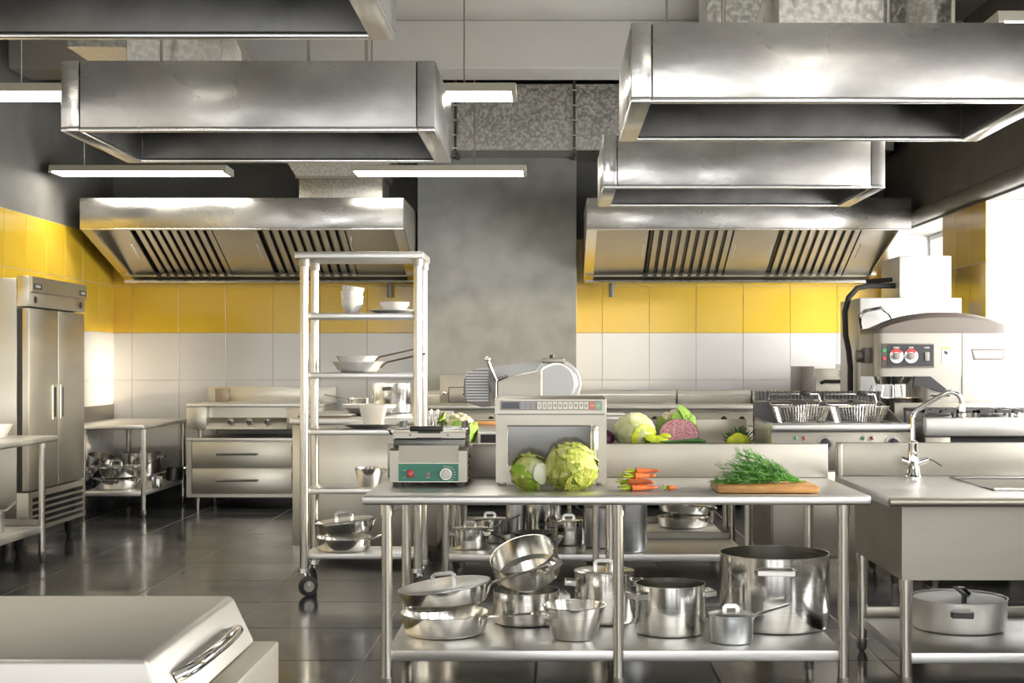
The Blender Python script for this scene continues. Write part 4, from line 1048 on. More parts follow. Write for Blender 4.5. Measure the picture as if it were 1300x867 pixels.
cook('cooking_pot', 'squat lidded pot to the right of the nested frying pans', 'pot', (PX(722, 9.8), 9.8, S1), 0.118, 0.158, lid=True, loops=(180,))
cook('stockpot', 'pale tall lidded stockpot with black handle left of the middle leg', 'pot', (PX(765, 9.62), 9.65, S1), 0.125, 0.27, body=ALU, lid=True, lid_mat=ALU, loop_mat=NONSTICK, long=[(170, 0.1, 0.03)])
cook('stockpot', 'pale tall open stockpot just right of the middle leg', 'pot', (PX(797, 9.42), 9.43, S1), 0.130, 0.42, body=ALU)
cook('saute_pan', 'lower of two stacked pans on the rear table shelf', 'pan', (PX(868, 10.8), 10.85, S1), 0.20, 0.08, 0.185)
cook('saute_pan', 'lidded pan lying tilted on another on the rear table shelf', 'pan', (PX(868, 10.8), 10.85, S1 + 0.105), 0.205, 0.08, 0.185, tilt=E(0, 7, 0), lid=True, loops=(0,))
# sink shelf
cook('casserole_pot', 'low wide aluminium pot with lid on the shelf under the sink', 'pot', (PX(1217, 6.78), 6.78, 0.176), 0.228, 0.15, 0.222, body=mat('satin_aluminium', (0.78, 0.77, 0.74), 0.45, 0.85), loops=(-102,), loop_mat=BLACK, loop_z=0.66, lw=0.22)
o = thing('pot_lid', 'sunken lid with dark upright handle in the pot under the sink', 'lid', (PX(1217, 6.78), 6.78, 0.31), local=True)
MB().lathe([(0, -0.006), (0.15, -0.004), (0.215, 0.004), (0.215, 0.009), (0.15, 0.002), (0, 0.0)], 40).build('plate', ALU, o)
MB().sweep([(0, -0.09, 0.001), (0, -0.09, 0.04), (0, 0.06, 0.05), (0.05, 0.11, 0.04), (0.09, 0.13, 0.006)], 0.012, 0.006, n=8).build('handle', BLACK, o)
# trolley shelves
def on(px, d, k): return (PX(px, d), d, SHELF_Z[k] + 0.0005)
TD = 8.955
cook('conical_pan', 'small conical pan on the lower middle trolley shelf', 'pan', on(469, TD, 3), 0.092, 0.118, 0.066, loops=(10,))
cook('saute_pan', 'lower saute pan of the lidded pair on the lowest trolley shelf', 'pan', on(437, TD, 4), 0.178, 0.085, 0.162, long=[(-30, 0.17, 0.05)])
p_ = on(438, TD, 4)
cook('saute_pan', 'lidded saute pan tipped on another at the foot of the trolley', 'pan', (p_[0] + 0.004, p_[1], p_[2] + 0.105), 0.186, 0.08, 0.17, tilt=E(0, -6, 0), lid=True, long=[(-4, 0.24, 0.06)])
BRONZE = mat('bronze_handle', (0.22, 0.17, 0.12), 0.4, 0.8)
p_ = on(455, TD, 1)
cook('frying_pan', 'white enamel frying pan with bronze handle on the trolley', 'pan', p_, 0.165, 0.07, 0.12, body=CERAM, long=[(-6, 0.27, 0.05)], loop_mat=BRONZE)
cook('frying_pan', 'smaller white enamel pan nested in another on the trolley', 'pan', (p_[0] - 0.01, p_[1] + 0.005, p_[2] + 0.045), 0.13, 0.06, 0.10, body=CERAM, long=[(10, 0.26, 0.05)], loop_mat=BRONZE)
def ceramic(name, label, cat, loc, prof, group=None, tilt=None, m=None):
    t = thing(name, label, cat, loc, tilt, group, local=True)
    k = max(range(len(prof)), key=lambda i: prof[i][1])
    b = MB().lathe(prof, 40).build('body', m or CERAM, t)
    ft = prof[1][0] * 0.8
    MB().lathe([(ft, 0.0), (ft + 0.004, -0.003), (ft - 0.006, -0.003), (ft - 0.004, 0.0)], 32).build('foot_ring', m or CERAM, t)
    return t
def bowl_prof(r, h, rb): return [(0, 0), (rb, 0), (rb + (r - rb) * 0.55, h * 0.3), (r * 0.97, h * 0.7), (r, h), (r - 0.005, h), (r * 0.97 - 0.006, h * 0.7), (rb + (r - rb) * 0.55 - 0.004, h * 0.3 + 0.004), (rb - 0.005, 0.007), (0, 0.007)]
x, y, z = on(447, TD, 0)
for k, lb in enumerate(('lowest', 'second', 'third', 'tilted topmost')):
    ceramic('bowl', lb + ' white bowl of the small stack on the trolley', 'bowl', (x + (0.0, 0.002, -0.002, -0.004)[k], y, z + 0.003 + k * 0.031), bowl_prof(0.071, 0.078, 0.034), 'stacked white bowls', E(0, 9, 0) if k == 3 else None)
x, y, z = on(497, TD, 0)
def plate_prof(r): return [(0, 0), (r * 0.6, 0), (r * 0.75, 0.006), (r, 0.017), (r, 0.020), (r * 0.74, 0.010), (r * 0.58, 0.005), (0, 0.005)]
ceramic('plate', 'flat round plate under a bowl on the upper trolley shelf', 'plate', (x, y, z + 0.003), plate_prof(0.15))
ceramic('bowl', 'shallow white bowl standing on a plate, upper trolley shelf', 'bowl', (x + 0.02, y, z + 0.0115), bowl_prof(0.095, 0.062, 0.05))
def square_dish(name, label, cat, loc, a, b, h, th, m, rotz=0):
    t = thing(name, label, cat, loc, E(0, 0, rotz), None, local=True)
    bm = MB()
    def ring(s, z): return [bm.bm.verts.new((sx * s, sy * s, z)) for sx, sy in ((-1, -1), (1, -1), (1, 1), (-1, 1))]
    R = [ring(b, 0), ring(a, h), ring(a - th, h), ring(b - th, th)]
    for p, q in zip(R[:-1], R[1:]):
        for i in range(4): bm.bm.faces.new((p[i], p[(i + 1) % 4], q[(i + 1) % 4], q[i]))
    bm.bm.faces.new(R[0][::-1]); bm.bm.faces.new(R[3])
    bm.build('body', m, t, 0.003, 2)
    MB().box(-b * 0.8, b * 0.8, -b * 0.8, b * 0.8, -0.002, 0.0).build('foot_ring', m, t)
    return t
x, y, z = on(472, TD, 2)
square_dish('square_plate', 'square white plate under a cup on the middle trolley shelf', 'plate', (x, y, z + 0.002), 0.172, 0.10, 0.028, 0.006, CERAM_W)
square_dish('square_bowl', 'tapered square white bowl standing on the square plate', 'bowl', (x + 0.01, y, z + 0.0105), 0.083, 0.055, 0.14, 0.006, CERAM_W)
# on the serving cabinet
cook('cooking_pot', 'polished pot with dark side handle on the serving cabinet', 'pot', (PX(498, 11.4), 11.4, 1.051), 0.165, 0.24, loops=(-95,), loop_mat=STEEL_DARK, loop_z=0.82, lw=0.22)
ceramic('bowl', 'wide white bowl on the serving cabinet behind the trolley', 'bowl', (PX(469, 10.85), 10.85, 1.054), bowl_prof(0.215, 0.085, 0.10))
cook('saucepan', 'small polished saucepan beside the pot on the serving cabinet', 'pan', (PX(456, 11.6), 11.6, 1.051), 0.09, 0.115, 0.08, long=[(178, 0.2, 0.03)])
bd = thing('serving_board', 'dark-edged flat board on the left end of the serving cabinet', 'board', (PX(412, 10.6), 10.6, 1.051))
MB().box(PX(383, 10.6), PX(446, 10.6), 10.44, 10.78, 1.051, 1.064).build('core', BRONZE, bd)
MB().box(PX(383, 10.6) - 0.02, PX(446, 10.6) + 0.02, 10.42, 10.80, 1.064, 1.072).build('plate', STEEL_TOP, bd, 0.003)
for k, (px, d, lb) in enumerate(((548, 9.36, 'left'), (556.5, 9.42, 'right'))):
    g = thing('glass_cruet', lb + ' clear glass cruet beside the cauliflower', 'bottle', (PX(px, d), d, ZT + 0.001), group='glass cruets')
    MB().lathe([(0, 0), (0.022, 0), (0.023, 0.17), (0.014, 0.20), (0.013, 0.235), (0.010, 0.235), (0.010, 0.2), (0.019, 0.168), (0.018, 0.006), (0, 0.006)], 20, (PX(px, d), d, ZT + 0.001)).build('bottle', GLASSJ, g)
    MB().lathe([(0, 0.235), (0.016, 0.235), (0.016, 0.26), (0.008, 0.268), (0, 0.268)], 16, (PX(px, d), d, ZT + 0.001)).build('stopper', CHROME, g)
# corner table shelf
Q = 0.2505
cook('saute_pan', 'lower saute pan of the pair under the corner table', 'pan', (PX(147, 13.5), 13.5, Q), 0.215, 0.10, 0.195, long=[(-4, 0.28, 0.07)])
cook('saute_pan', 'upper lidded saute pan of the pair under the corner table', 'pan', (PX(147, 13.5), 13.5, Q + 0.103), 0.232, 0.11, 0.205, lid=True, long=[(8, 0.26, 0.14)])
cook('cooking_pot', 'lower pot beside the refrigerator under the corner table', 'pot', (PX(118, 13.85), 13.95, Q), 0.13, 0.13)
cook('cooking_pot', 'pot tipped over on another beside the refrigerator', 'pot', (PX(122, 13.85), 13.95, Q + 0.162), 0.13, 0.13, tilt=E(8, 12, 0), loops=(20,))
cook('stockpot', 'large stockpot at the back of the corner table shelf', 'pot', (PX(177, 14.2), 14.3, Q), 0.195, 0.30, loops=(-5, 175), loop_z=0.86)
cook('saucepan', 'small saucepan at the right end of the corner table shelf', 'pan', (PX(194, 13.62), 13.62, Q), 0.095, 0.11, loops=(80,))
cook('cooking_pot', 'small dark pot at the back right of the corner table shelf', 'pot', (PX(222, 14.5), 14.48, Q), 0.085, 0.13, body=STEEL_DARK, long=[(40, 0.12, 0.06)])
# side table
cook('cooking_pot', 'pale pot cut by the left edge on the side table shelf', 'pot', (PX(-12, 9.9), 9.9, 0.2605), 0.095, 0.15, body=ALU, long=[(60, 0.12, 0.05)])
square_dish('square_plate', 'square white dish cut by the left edge on the side table', 'plate', (PX(-20, 9.9), 9.9, 0.9225), 0.15, 0.11, 0.10, 0.006, CERAM)

# ------------------------------------------------------------------ microwave
D = 6.6
t = thing('microwave', 'steel commercial microwave with number keys on the front table', 'microwave', (0, 6.8, ZT))
mx0, mx1 = PX(629.5, D), PX(770, D)
zb, ztp = PZ(612.5, D), PZ(504.5, D)
MB().box(mx0, mx1, D + 0.03, 7.02, zb, ztp).build('body', STEEL, t, 0.006)
zd = PZ(526.5, D)
wx0, wx1, wz0, wz1 = PX(644, D), PX(750, D), PZ(591, D), PZ(540.5, D)
dm = MB()
dm.box(mx0, wx0, D, D + 0.03, zb, zd).box(wx1, mx1, D, D + 0.03, zb, zd).box(wx0, wx1, D, D + 0.03, zb, wz0).box(wx0, wx1, D, D + 0.03, wz1, zd)
bmesh.ops.remove_doubles(dm.bm, verts=dm.bm.verts, dist=1e-5)
door = dm.build('door', STEEL, t, 0.0)
MB().box(wx0, wx1, D + 0.012, D + 0.03, wz0, wz1).build('window', DOORGLASS, door)
MB().sweep([(wx0, D, wz0), (wx1, D, wz0), (wx1, D, wz1), (wx0, D, wz1)], 0.004, n=6, closed=True).build('window_trim', STEEL_POST, door)
hx = PX(756, D)
hd = MB().box(hx - 0.012, hx + 0.012, D - 0.035, D - 0.02, PZ(590, D), PZ(540, D)).build('handle', HOOD_RIM, door, 0.006, 2)
for z in (PZ(589, D), PZ(544, D)):
    MB().box(hx - 0.015, hx + 0.015, D - 0.034, D + 0.0, z - 0.012, z + 0.012).build('handle_mount', STEEL_POST, hd, 0.004)
cp = MB().prism([(D - 0.02, PZ(525.5, D - 0.02)), (D + 0.03, PZ(525.5, D)), (D + 0.03, ztp), (D + 0.012, ztp), (D - 0.014, PZ(507, D - 0.02))], 'x', PX(628.5, D), PX(769, D)).build('control_panel', STEEL, t)
MB().box(mx0 + 0.01, mx1 - 0.01, D + 0.002, D + 0.03, zd - 0.001, PZ(525.5, D)).build('panel_gap', DARKGAP, t)
DF = D - 0.0185
def ky(px0, px1, py0, py1, dep=0.002, front=DF):
    return MB().box(PX(px0, D), PX(px1, D), front - dep, front + 0.006, PZ(py1, D), PZ(py0, D))
ky(635, 764, 509, 520.5, 0.001).build('keypad', GREY_P, cp)
ky(638, 659, 510.5, 518.5, 0.002).build('display', DISPLAY, cp)
for k in range(3):
    for m_ in range(3):
        ky(661 + k * 6.6, 666.6 + k * 6.6, 510 + m_ * 3.3, 512.6 + m_ * 3.3, 0.0022).build('function_key', mat('blue_grey_key', (0.33, 0.34, 0.38), 0.5) if k == m_ == 0 else bpy.data.materials['blue_grey_key'], cp)
for k in range(10):
    x0 = 682 + k * 6.6
    b = ky(x0, x0 + 5.6, 510, 519.3, 0.0025).build('number_key', LGREY_P, cp)
    text('key_digit', '1234567890'[k], 0.022, BLACK, b, (PX(x0 + 2.8, D), DF - 0.003, PZ(514.7, D)), E(90))
b = ky(748.2, 754.8, 510, 519.3, 0.0025).build('stop_key', mat('salmon_key', (0.62, 0.19, 0.14), 0.5), cp)
text('key_lettering', 'STOP', 0.008, WHITE_P, b, (PX(751.5, D), DF - 0.003, PZ(514.7, D)), E(90))
b = ky(755.4, 762.6, 510, 519.3, 0.0025).build('start_key', mat('sage_key', (0.24, 0.42, 0.30), 0.5), cp)
text('key_lettering', 'START', 0.008, WHITE_P, b, (PX(759, D), DF - 0.003, PZ(514.7, D)), E(90))
for a, b_ in ((633, 642), (758, 767)):
    for y in (D + 0.04, 6.95):
        f = MB().box(PX(a, D), PX(b_, D), y, y + 0.05, ZT, zb).build('foot', STEEL, t, 0.004)
        MB().cyl((PX((a + b_) / 2, D), y, zb - 0.015), (PX((a + b_) / 2, D), y - 0.003, zb - 0.015), 0.006, n=10).build('screw', STEEL_DARK, f)
MB().box(PX(642, D), PX(758, D), D + 0.05, D + 0.065, zb - 0.02, zb).build('base_rail', STEEL, t)

# ------------------------------------------------------------------ contact grill
D = 6.52
t = thing('contact_grill', 'steel contact grill with green control panel on the front table', 'grill', (-0.57, 6.75, ZT))
gx0, gx1 = PX(495, D), PX(593, D)
zb, zs = PZ(612, D), PZ(569, D)
cw = 0.04
MB().box(gx0, gx1, D + 0.02, 6.96, zb, zs - 0.004).build('body', STEEL, t, 0.004)
for a, b in ((gx0, gx0 + cw), (gx1 - cw, gx1)):
    MB().prism([(D - 0.005, zb), (D + 0.02, zb), (D + 0.02, zs), (D + 0.012, zs), (D - 0.005, zs - 0.012)], 'x', a, b).build('corner_post', STEEL, t)
MB().prism([(D + 0.0, PZ(588, D)), (D + 0.02, PZ(588, D)), (D + 0.02, zs + 0.012), (D + 0.016, zs + 0.012)], 'x', gx0 + cw, gx1 - cw).build('front_plate', STEEL, t)
pn = MB().box(gx0 + cw, gx1 - cw, D - 0.006, D + 0.02, PZ(611, D), PZ(588.5, D)).build('control_panel', GREEN_P, t)
MB().box(gx0 + cw - 0.003, gx1 - cw + 0.003, D - 0.002, D + 0.02, PZ(612, D), PZ(587.6, D)).build('panel_frame', STEEL_POST, t)
FY = D - 0.006
sw = MB().box(PX(517.5, D), PX(525.5, D), FY - 0.01, FY, PZ(605.5, D), PZ(596.5, D)).build('power_switch', RED_P, pn, 0.003)
text('switch_lettering', 'ON', 0.009, WHITE_P, sw, (PX(521.5, D), FY - 0.0105, PZ(602, D)), E(90))
lp = MB().cyl((PX(544, D), FY, PZ(602, D)), (PX(544, D), FY - 0.004, PZ(602, D)), 0.009, n=16).build('pilot_bezel', CHROME, pn)
MB().ball((PX(544, D), FY - 0.004, PZ(602, D)), 0.0055).build('pilot_lamp', RED_L, lp)
kn = MB().cyl((PX(566.5, D), FY, PZ(601.5, D)), (PX(566.5, D), FY - 0.008, PZ(601.5, D)), 0.028, n=28).build('thermostat_ring', STEEL_POST, pn)
MB().cyl((PX(566.5, D), FY - 0.008, PZ(601.5, D)), (PX(566.5, D), FY - 0.028, PZ(601.5, D)), 0.022, n=24).build('thermostat_knob', LGREY_P, kn, 0.003)
for k in range(9):
    a = math.radians(-70 + k * 21)
    cx, cz = PX(566.5, D) + 0.04 * math.cos(a), PZ(601.5, D) + 0.036 * math.sin(a)
    MB().box(cx - 0.005, cx + 0.005, FY - 0.0006, FY, cz - 0.0012, cz + 0.0012).build('scale_mark', WHITE_P, pn)
text('lamp_lettering', 'HEAT', 0.008, WHITE_P, pn, (PX(544, D), FY - 0.0005, PZ(606.3, D)), E(90))
for py, tx in ((597, 'ON'), (606, 'OFF')):
    text('switch_lettering', tx, 0.008, WHITE_P, pn, (PX(514, D), FY - 0.0005, PZ(py, D)), E(90))
for x in (gx0 + 0.035, gx1 - 0.035):
    for y in (D + 0.03, 6.91):
        MB().lathe([(0, 0), (0.026, 0), (0.024, zb - ZT), (0, zb - ZT)], 18, (x, y, ZT)).build('foot', RUBBER, t)
# hinged upper plate
up = MB().box(gx0 + 0.012, gx1 - 0.012, D + 0.035, 6.93, zs + 0.0, zs + 0.04).build('lower_hotplate', STEEL_DARK, t, 0.004)
ul = MB().prism([(D + 0.03, zs + 0.045), (6.94, zs + 0.045), (6.94, zs + 0.085), (D + 0.06, zs + 0.085), (D + 0.03, zs + 0.07)], 'x', gx0 + 0.01, gx1 - 0.01).build('upper_plate', STEEL, t)
MB().box(PX(528, D), PX(560, D), D + 0.02, D + 0.045, zs + 0.038, zs + 0.048).build('front_gap', DARKGAP, t)
xa, xb = gx0 - 0.004, gx1 + 0.004
hz = PZ(544, D)
MB().sweep([(xa + 0.012, D + 0.12, zs + 0.06), (xa, D + 0.06, zs + 0.065), (xa, D - 0.01, hz), (xa + 0.02, D - 0.02, hz), (xb - 0.02, D - 0.02, hz), (xb, D - 0.01, hz), (xb, D + 0.06, zs + 0.065), (xb - 0.012, D + 0.12, zs + 0.06)], 0.006, n=10).build('lift_bar', CHROME, t)
MB().cyl((PX(521, D), D - 0.02, hz), (PX(563, D), D - 0.02, hz), 0.0125, n=16).build('grip', BLACK, t, 0.003)
MB().box(PX(530, D), PX(558, D), D + 0.025, D + 0.04, zs + 0.068, zs + 0.08).build('badge_strip', BLACK, ul)
for x in (PX(520, D), PX(568, D)):
    MB().cyl((x, D + 0.032, zs + 0.06), (x, D + 0.024, zs + 0.06), 0.005, n=10).build('screw', STEEL_DARK, ul)
for x in (gx0 + 0.03, gx1 - 0.03):
    MB().box(x - 0.012, x + 0.012, D + 0.25, D + 0.4, zs + 0.03, zs + 0.115).build('hinge_arm', STEEL_DARK, t, 0.006)
for k in range(4):
    MB().cyl((gx1, D + 0.08 + (k % 2) * 0.03, zb + 0.03 + k * 0.028), (gx1 + 0.008, D + 0.08 + (k % 2) * 0.03, zb + 0.03 + k * 0.028), 0.009, n=10).build('vent', DARKGAP, t)

# ------------------------------------------------------------------ meat slicer on the middle table
D = 9.5
t = thing('meat_slicer', 'silver meat slicer with round blade guard behind the microwave', 'slicer', (-0.15, 9.6, ZT))
bx0, bx1 = PX(607, D), PX(748, D)
MB().prism([(D - 0.1, ZT + 0.03), (D + 0.42, ZT + 0.03), (D + 0.42, ZT + 0.16), (D + 0.0, ZT + 0.16), (D - 0.1, ZT + 0.11)], 'x', bx0, bx1).build('base', SLICER, t, 0.01, 2)
MB().box(PX(611, D), PX(650, D), D - 0.104, D - 0.098, ZT + 0.045, ZT + 0.1).build('base_recess', DARKGAP, t)
for x in (bx0 + 0.06, bx1 - 0.06):
    for y in (D - 0.05, D + 0.36):
        MB().cyl((x, y, ZT), (x, y, ZT + 0.03), 0.03, n=14).build('foot', RUBBER, t)
MB().box(PX(640, D), PX(735, D), D + 0.12, D + 0.36, ZT + 0.16, PZ(480, D)).build('motor_housing', SLICER, t, 0.03, 3)
c = (PX(706, D), PZ(487, D))
R = 31.5 * D / F
def disc(y0, y1, r0, nm, m, par, n=48): 
    return MB().cyl((c[0], y0, c[1]), (c[0], y1, c[1]), r0, n=n).build(nm, m, par, 0.004, 1)
gp = [(PX(px, D), PZ(py, D)) for px, py in ((594, 512), (590, 500), (590, 482), (596, 472), (606, 468), (700, 456.5), (720, 459), (733, 470), (739, 487), (735, 505), (640, 518))]
MB().prism(gp, 'y', D + 0.07, D + 0.1).build('gauge_plate', SLICER, t, 0.006, 2)
disc(D + 0.02, D + 0.068, R, 'blade_guard', SLICER, t)
disc(D + 0.004, D + 0.02, R * 0.86, 'blade', STEEL_POST, t)
disc(D - 0.004, D + 0.01, R * 0.76, 'blade_cover', mat('cast_aluminium', (0.50, 0.505, 0.51), 0.45, 0.8), t)
rp = [(PX(px, D), PZ(py, D)) for px, py in ((592, 511), (588, 498), (589, 482), (594, 473), (601, 469.5), (621, 469.5), (624, 480), (624, 516), (612, 517))]
rbp = MB().prism(rp, 'y', D + 0.02, D + 0.04).build('ribbed_table', STEEL_DARK, t, 0.004, 1)  # plate darkened to put shade between the ribs into its colour
for k in range(11):
    z = PZ(472.5 + k * 3.6, D)
    MB().box(PX(591 + (1.5 if k in (0, 10) else 0), D), PX(620, D), D + 0.006, D + 0.021, z - 0.005, z + 0.005).build('rib', SLICER, rbp)
tr = [(PX(px, D), PZ(py, D)) for px, py in ((632, 481), (682, 470.5), (688, 470), (688, 506), (632, 506))]
MB().prism(tr, 'y', D - 0.05, D - 0.035).build('food_tray', STEEL, t, 0.004, 1)
MB().prism([(PX(622, D), PZ(470, D)), (PX(627, D), PZ(478, D)), (PX(631, D), PZ(483, D)), (PX(631, D), PZ(505, D)), (PX(625, D), PZ(500, D)), (PX(620, D), PZ(485, D))], 'y', D - 0.06, D - 0.02).build('tray_bracket', STEEL_DARK, t, 0.004, 1)
MB().sweep([(PX(631, D), D - 0.07, PZ(483, D)), (PX(645, D), D - 0.07, PZ(477, D))], 0.012, n=10).build('tray_rod', CHROME, t)
hd = MB().sweep([(PX(630, D), D - 0.08, PZ(483, D)), (PX(625, D), D - 0.1, PZ(471, D)), (PX(620.5, D), D - 0.11, PZ(459, D))], 0.013, n=12).build('carriage_handle', CHROME, t)
MB().ball((PX(620, D), D - 0.11, PZ(456, D)), 0.021).build('handle_knob', CHROME, hd)
sh = MB().box(PX(688, D), PX(717, D), D + 0.0, D + 0.12, PZ(461, D), PZ(454.5, D)).build('sharpener', STEEL, t, 0.006)
MB().cyl((PX(701, D), D + 0.05, PZ(454.5, D)), (PX(701, D), D + 0.05, PZ(450.5, D)), 0.018, n=14).build('sharpener_knob', BLACK, sh)
bd = tag(MB().box(PX(604, 9.48), PX(632, 9.48), 9.402, 9.46, ZT + 0.161, ZT + 0.185).build('wooden_block', mat('orange_wood', (0.72, 0.36, 0.13), 0.5), None, 0.004), 'small orange wooden block lying on the slicer base', 'block')
bd.location.y += 0.1
# ------------------------------------------------------------------ vegetables
def veg(name, c1, c2, scale, rough=0.55, bump=0.0, bscale=None, lo=0.35, hi=0.65):
    m = vary(mat(name, c1, rough), c2, scale, lo=lo, hi=hi, bump=bump, bscale=bscale, bdist=0.006)
    m.node_tree.nodes['Principled BSDF'].inputs['Subsurface Weight'].default_value = 0.08
    m.node_tree.nodes['Principled BSDF'].inputs['Subsurface Radius'].default_value = (0.02, 0.02, 0.01)
    return m
SAVOY = veg('savoy_leaf', (0.46, 0.50, 0.10), (0.20, 0.27, 0.03), 26, bump=1.0, bscale=70)
SAVOY_L = veg('savoy_light_leaf', (0.68, 0.70, 0.27), (0.42, 0.48, 0.09), 26, bump=0.9, bscale=60)
SAVOY_B = veg('savoy_bright_leaf', (0.36, 0.58, 0.04), (0.22, 0.42, 0.03), 16, bump=0.7, bscale=90)
PALE = veg('pale_cabbage', (0.80, 0.80, 0.55), (0.60, 0.66, 0.26), 12, bump=0.25, bscale=24)
LIME = veg('lime_leaf', (0.72, 0.78, 0.05), (0.55, 0.68, 0.03), 12, bump=0.3, bscale=40)
RIB = veg('leaf_rib', (0.84, 0.86, 0.72), (0.74, 0.78, 0.55), 8)
CURD = veg('cauliflower_curd', (0.86, 0.78, 0.58), (0.74, 0.62, 0.40), 30, 0.7, bump=0.8, bscale=70)
LEAF = veg('green_leaf', (0.22, 0.40, 0.05), (0.33, 0.52, 0.10), 14, bump=0.3, bscale=40)
LEAF_D = veg('dark_leaf', (0.045, 0.13, 0.03), (0.08, 0.20, 0.04), 18)
PURPLE = veg('purple_leaf', (0.10, 0.015, 0.06), (0.16, 0.03, 0.09), 10, 0.35)
DILL = veg('dill_green', (0.035, 0.17, 0.012), (0.07, 0.27, 0.02), 20)
CARROT = veg('carrot_orange', (0.72, 0.24, 0.07), (0.50, 0.10, 0.025), 18, 0.5, bump=0.2, bscale=60)
CARROT_G = veg('carrot_stem', (0.40, 0.48, 0.03), (0.26, 0.38, 0.02), 20)
def cut_mat():
    m = mat('red_cabbage_cut', (0.30, 0.05, 0.12), 0.5)
    nt = m.node_tree; b = nt.nodes['Principled BSDF']
    tc = nd(nt, 'ShaderNodeTexCoord')
    w = nd(nt, 'ShaderNodeTexWave', wave_type='RINGS', rings_direction='Y'); w.inputs['Scale'].default_value = 11; w.inputs['Distortion'].default_value = 22; w.inputs['Detail'].default_value = 4; w.inputs['Detail Scale'].default_value = 5
    nt.links.new(tc.outputs['Object'], w.inputs['Vector'])
    r = nd(nt, 'ShaderNodeValToRGB')
    r.color_ramp.elements[0].position = 0.25; r.color_ramp.elements[0].color = (0.24, 0.035, 0.10, 1)
    r.color_ramp.elements[1].position = 0.8; r.color_ramp.elements[1].color = (0.80, 0.45, 0.46, 1)
    nt.links.new(w.outputs['Color'], r.inputs['Fac']); nt.links.new(r.outputs['Color'], b.inputs['Base Color'])
    return m
CUT = cut_mat()

def leaf_shell(c, direc, r, half, squash=(1, 1, 1), ruffle=0.06, lift=0.05, seed=0, aspect=1.0, up=None, n=14, m=12):
    """cupped leaf: a ruffled cap of a sphere around c, centred on direc"""
    d = Vector(direc).normalized()
    a = (Vector(up) if up else Vector((0, 0, 1)))
    s = d.cross(a)
    s = s.normalized() if s.length > 1e-3 else Vector((1, 0, 0))
    u = s.cross(d).normalized()
    b = MB(); rows = []
    cen = None
    for i in range(n + 1):
        f = i / n
        row = []
        for k in range(m * 2):
            ang = 2 * PI * k / (m * 2)
            hh = half * (1 + 0.10 * noise.noise(Vector((math.cos(ang) * 1.7 + seed, math.sin(ang) * 1.7, seed * 0.7))))
            th = f * hh
            ax = math.cos(ang) * aspect; ay = math.sin(ang)
            dirv = d * math.cos(th) + (s * ax + u * ay).normalized() * math.sin(th)
            rf = ruffle * f ** 3 * math.sin(ang * 11 + seed * 3) + ruffle * 0.7 * f ** 2 * noise.noise(Vector((math.cos(ang) * 4, math.sin(ang) * 4, seed + f * 2)))
            rr = r * (1 + lift * f ** 2.5 + rf)
            vein = 0.012 * abs(math.sin(ang * 6)) * math.sin(PI * f)
            p = dirv * (rr * (1 + vein))
            row.append(b.bm.verts.new((c[0] + p.x * squash[0], c[1] + p.y * squash[1], c[2] + p.z * squash[2])))
            if i == 0: break
        rows.append(row)
    for k in range(m * 2):
        k2 = (k + 1) % (m * 2)
        b.bm.faces.new((rows[0][0], rows[1][k], rows[1][k2]))
        for i in range(1, n):
            b.bm.faces.new((rows[i][k], rows[i + 1][k], rows[i + 1][k2], rows[i][k2]))
    return b

def blob(c, r, sc=(1, 1, 1), amp=0.05, fr=4, seed=0, u=28, v=18):
    b = MB(); b.ball((0, 0, 0), r, (1, 1, 1), u, v)
    for w in b.bm.verts:
        q = w.co.normalized()
        w.co *= 1 + amp * noise.noise(q * fr + Vector((seed, 0, 0)))
        w.co = Vector((w.co.x * sc[0] + c[0], w.co.y * sc[1] + c[1], w.co.z * sc[2] + c[2]))
    return b

# large savoy cabbage on the front table
d = 6.36
cx, cz = PX(725, d), ZT + 0.103
t = thing('savoy_cabbage', 'large round savoy cabbage in front of the microwave', 'cabbage', (cx, d, ZT))
blob((cx, d, cz), 0.103, (1.04, 1, 1.0), 0.03).build('heart', SAVOY_L, t, ang=60)
for k, (dr, h, m, rr) in enumerate((((-0.5, -0.55, 0.55), 1.0, SAVOY_L, 0.106), ((0.75, -0.5, 0.25), 1.05, SAVOY, 0.108), ((-0.1, -0.9, -0.55), 0.85, SAVOY, 0.110), ((-0.9, -0.1, 0.0), 0.9, SAVOY_L, 0.107), ((0.3, 0.6, 0.6), 1.2, SAVOY_L, 0.106), ((0.45, -0.6, -0.6), 0.7, SAVOY, 0.111), ((0.2, -0.5, 0.8), 0.75, SAVOY_L, 0.109))):
    leaf_shell((cx, d, cz), dr, rr, h, (1.06, 1, 0.97), 0.07, 0.10, seed=k * 1.7).build('leaf', m, t, ang=70)
# half cabbage left of it
d = 6.38
cx, cz = PX(674, d), ZT + 0.08
t = thing('savoy_cabbage', 'smaller opened savoy cabbage with white rib beside the large one', 'cabbage', (cx, d, ZT))
blob((cx, d + 0.01, cz), 0.074, (1, 1, 1.0), 0.05, seed=3).build('heart', PALE, t, ang=60)
for k, (dr, h, m, rr) in enumerate((((-0.7, -0.4, 0.45), 0.95, SAVOY_L, 0.080), ((-0.65, -0.6, -0.4), 0.9, SAVOY_B, 0.082), ((0.1, 0.4, 0.9), 1.0, SAVOY_L, 0.081), ((-0.3, 0.8, 0.1), 1.2, SAVOY, 0.082), ((-0.15, -0.75, -0.75), 0.6, SAVOY, 0.084))):
    leaf_shell((cx, d, cz), dr, rr, h, (1.02, 1, 1.0), 0.10, 0.12, seed=k * 2.3 + 5).build('leaf', m, t, ang=70)
leaf_shell((cx + 0.015, d - 0.005, cz - 0.004), (0.55, -0.8, 0.05), 0.076, 0.62, (1, 1, 1.1), 0.02, 0.0, seed=31, aspect=0.5).build('rib', RIB, t, ang=70)

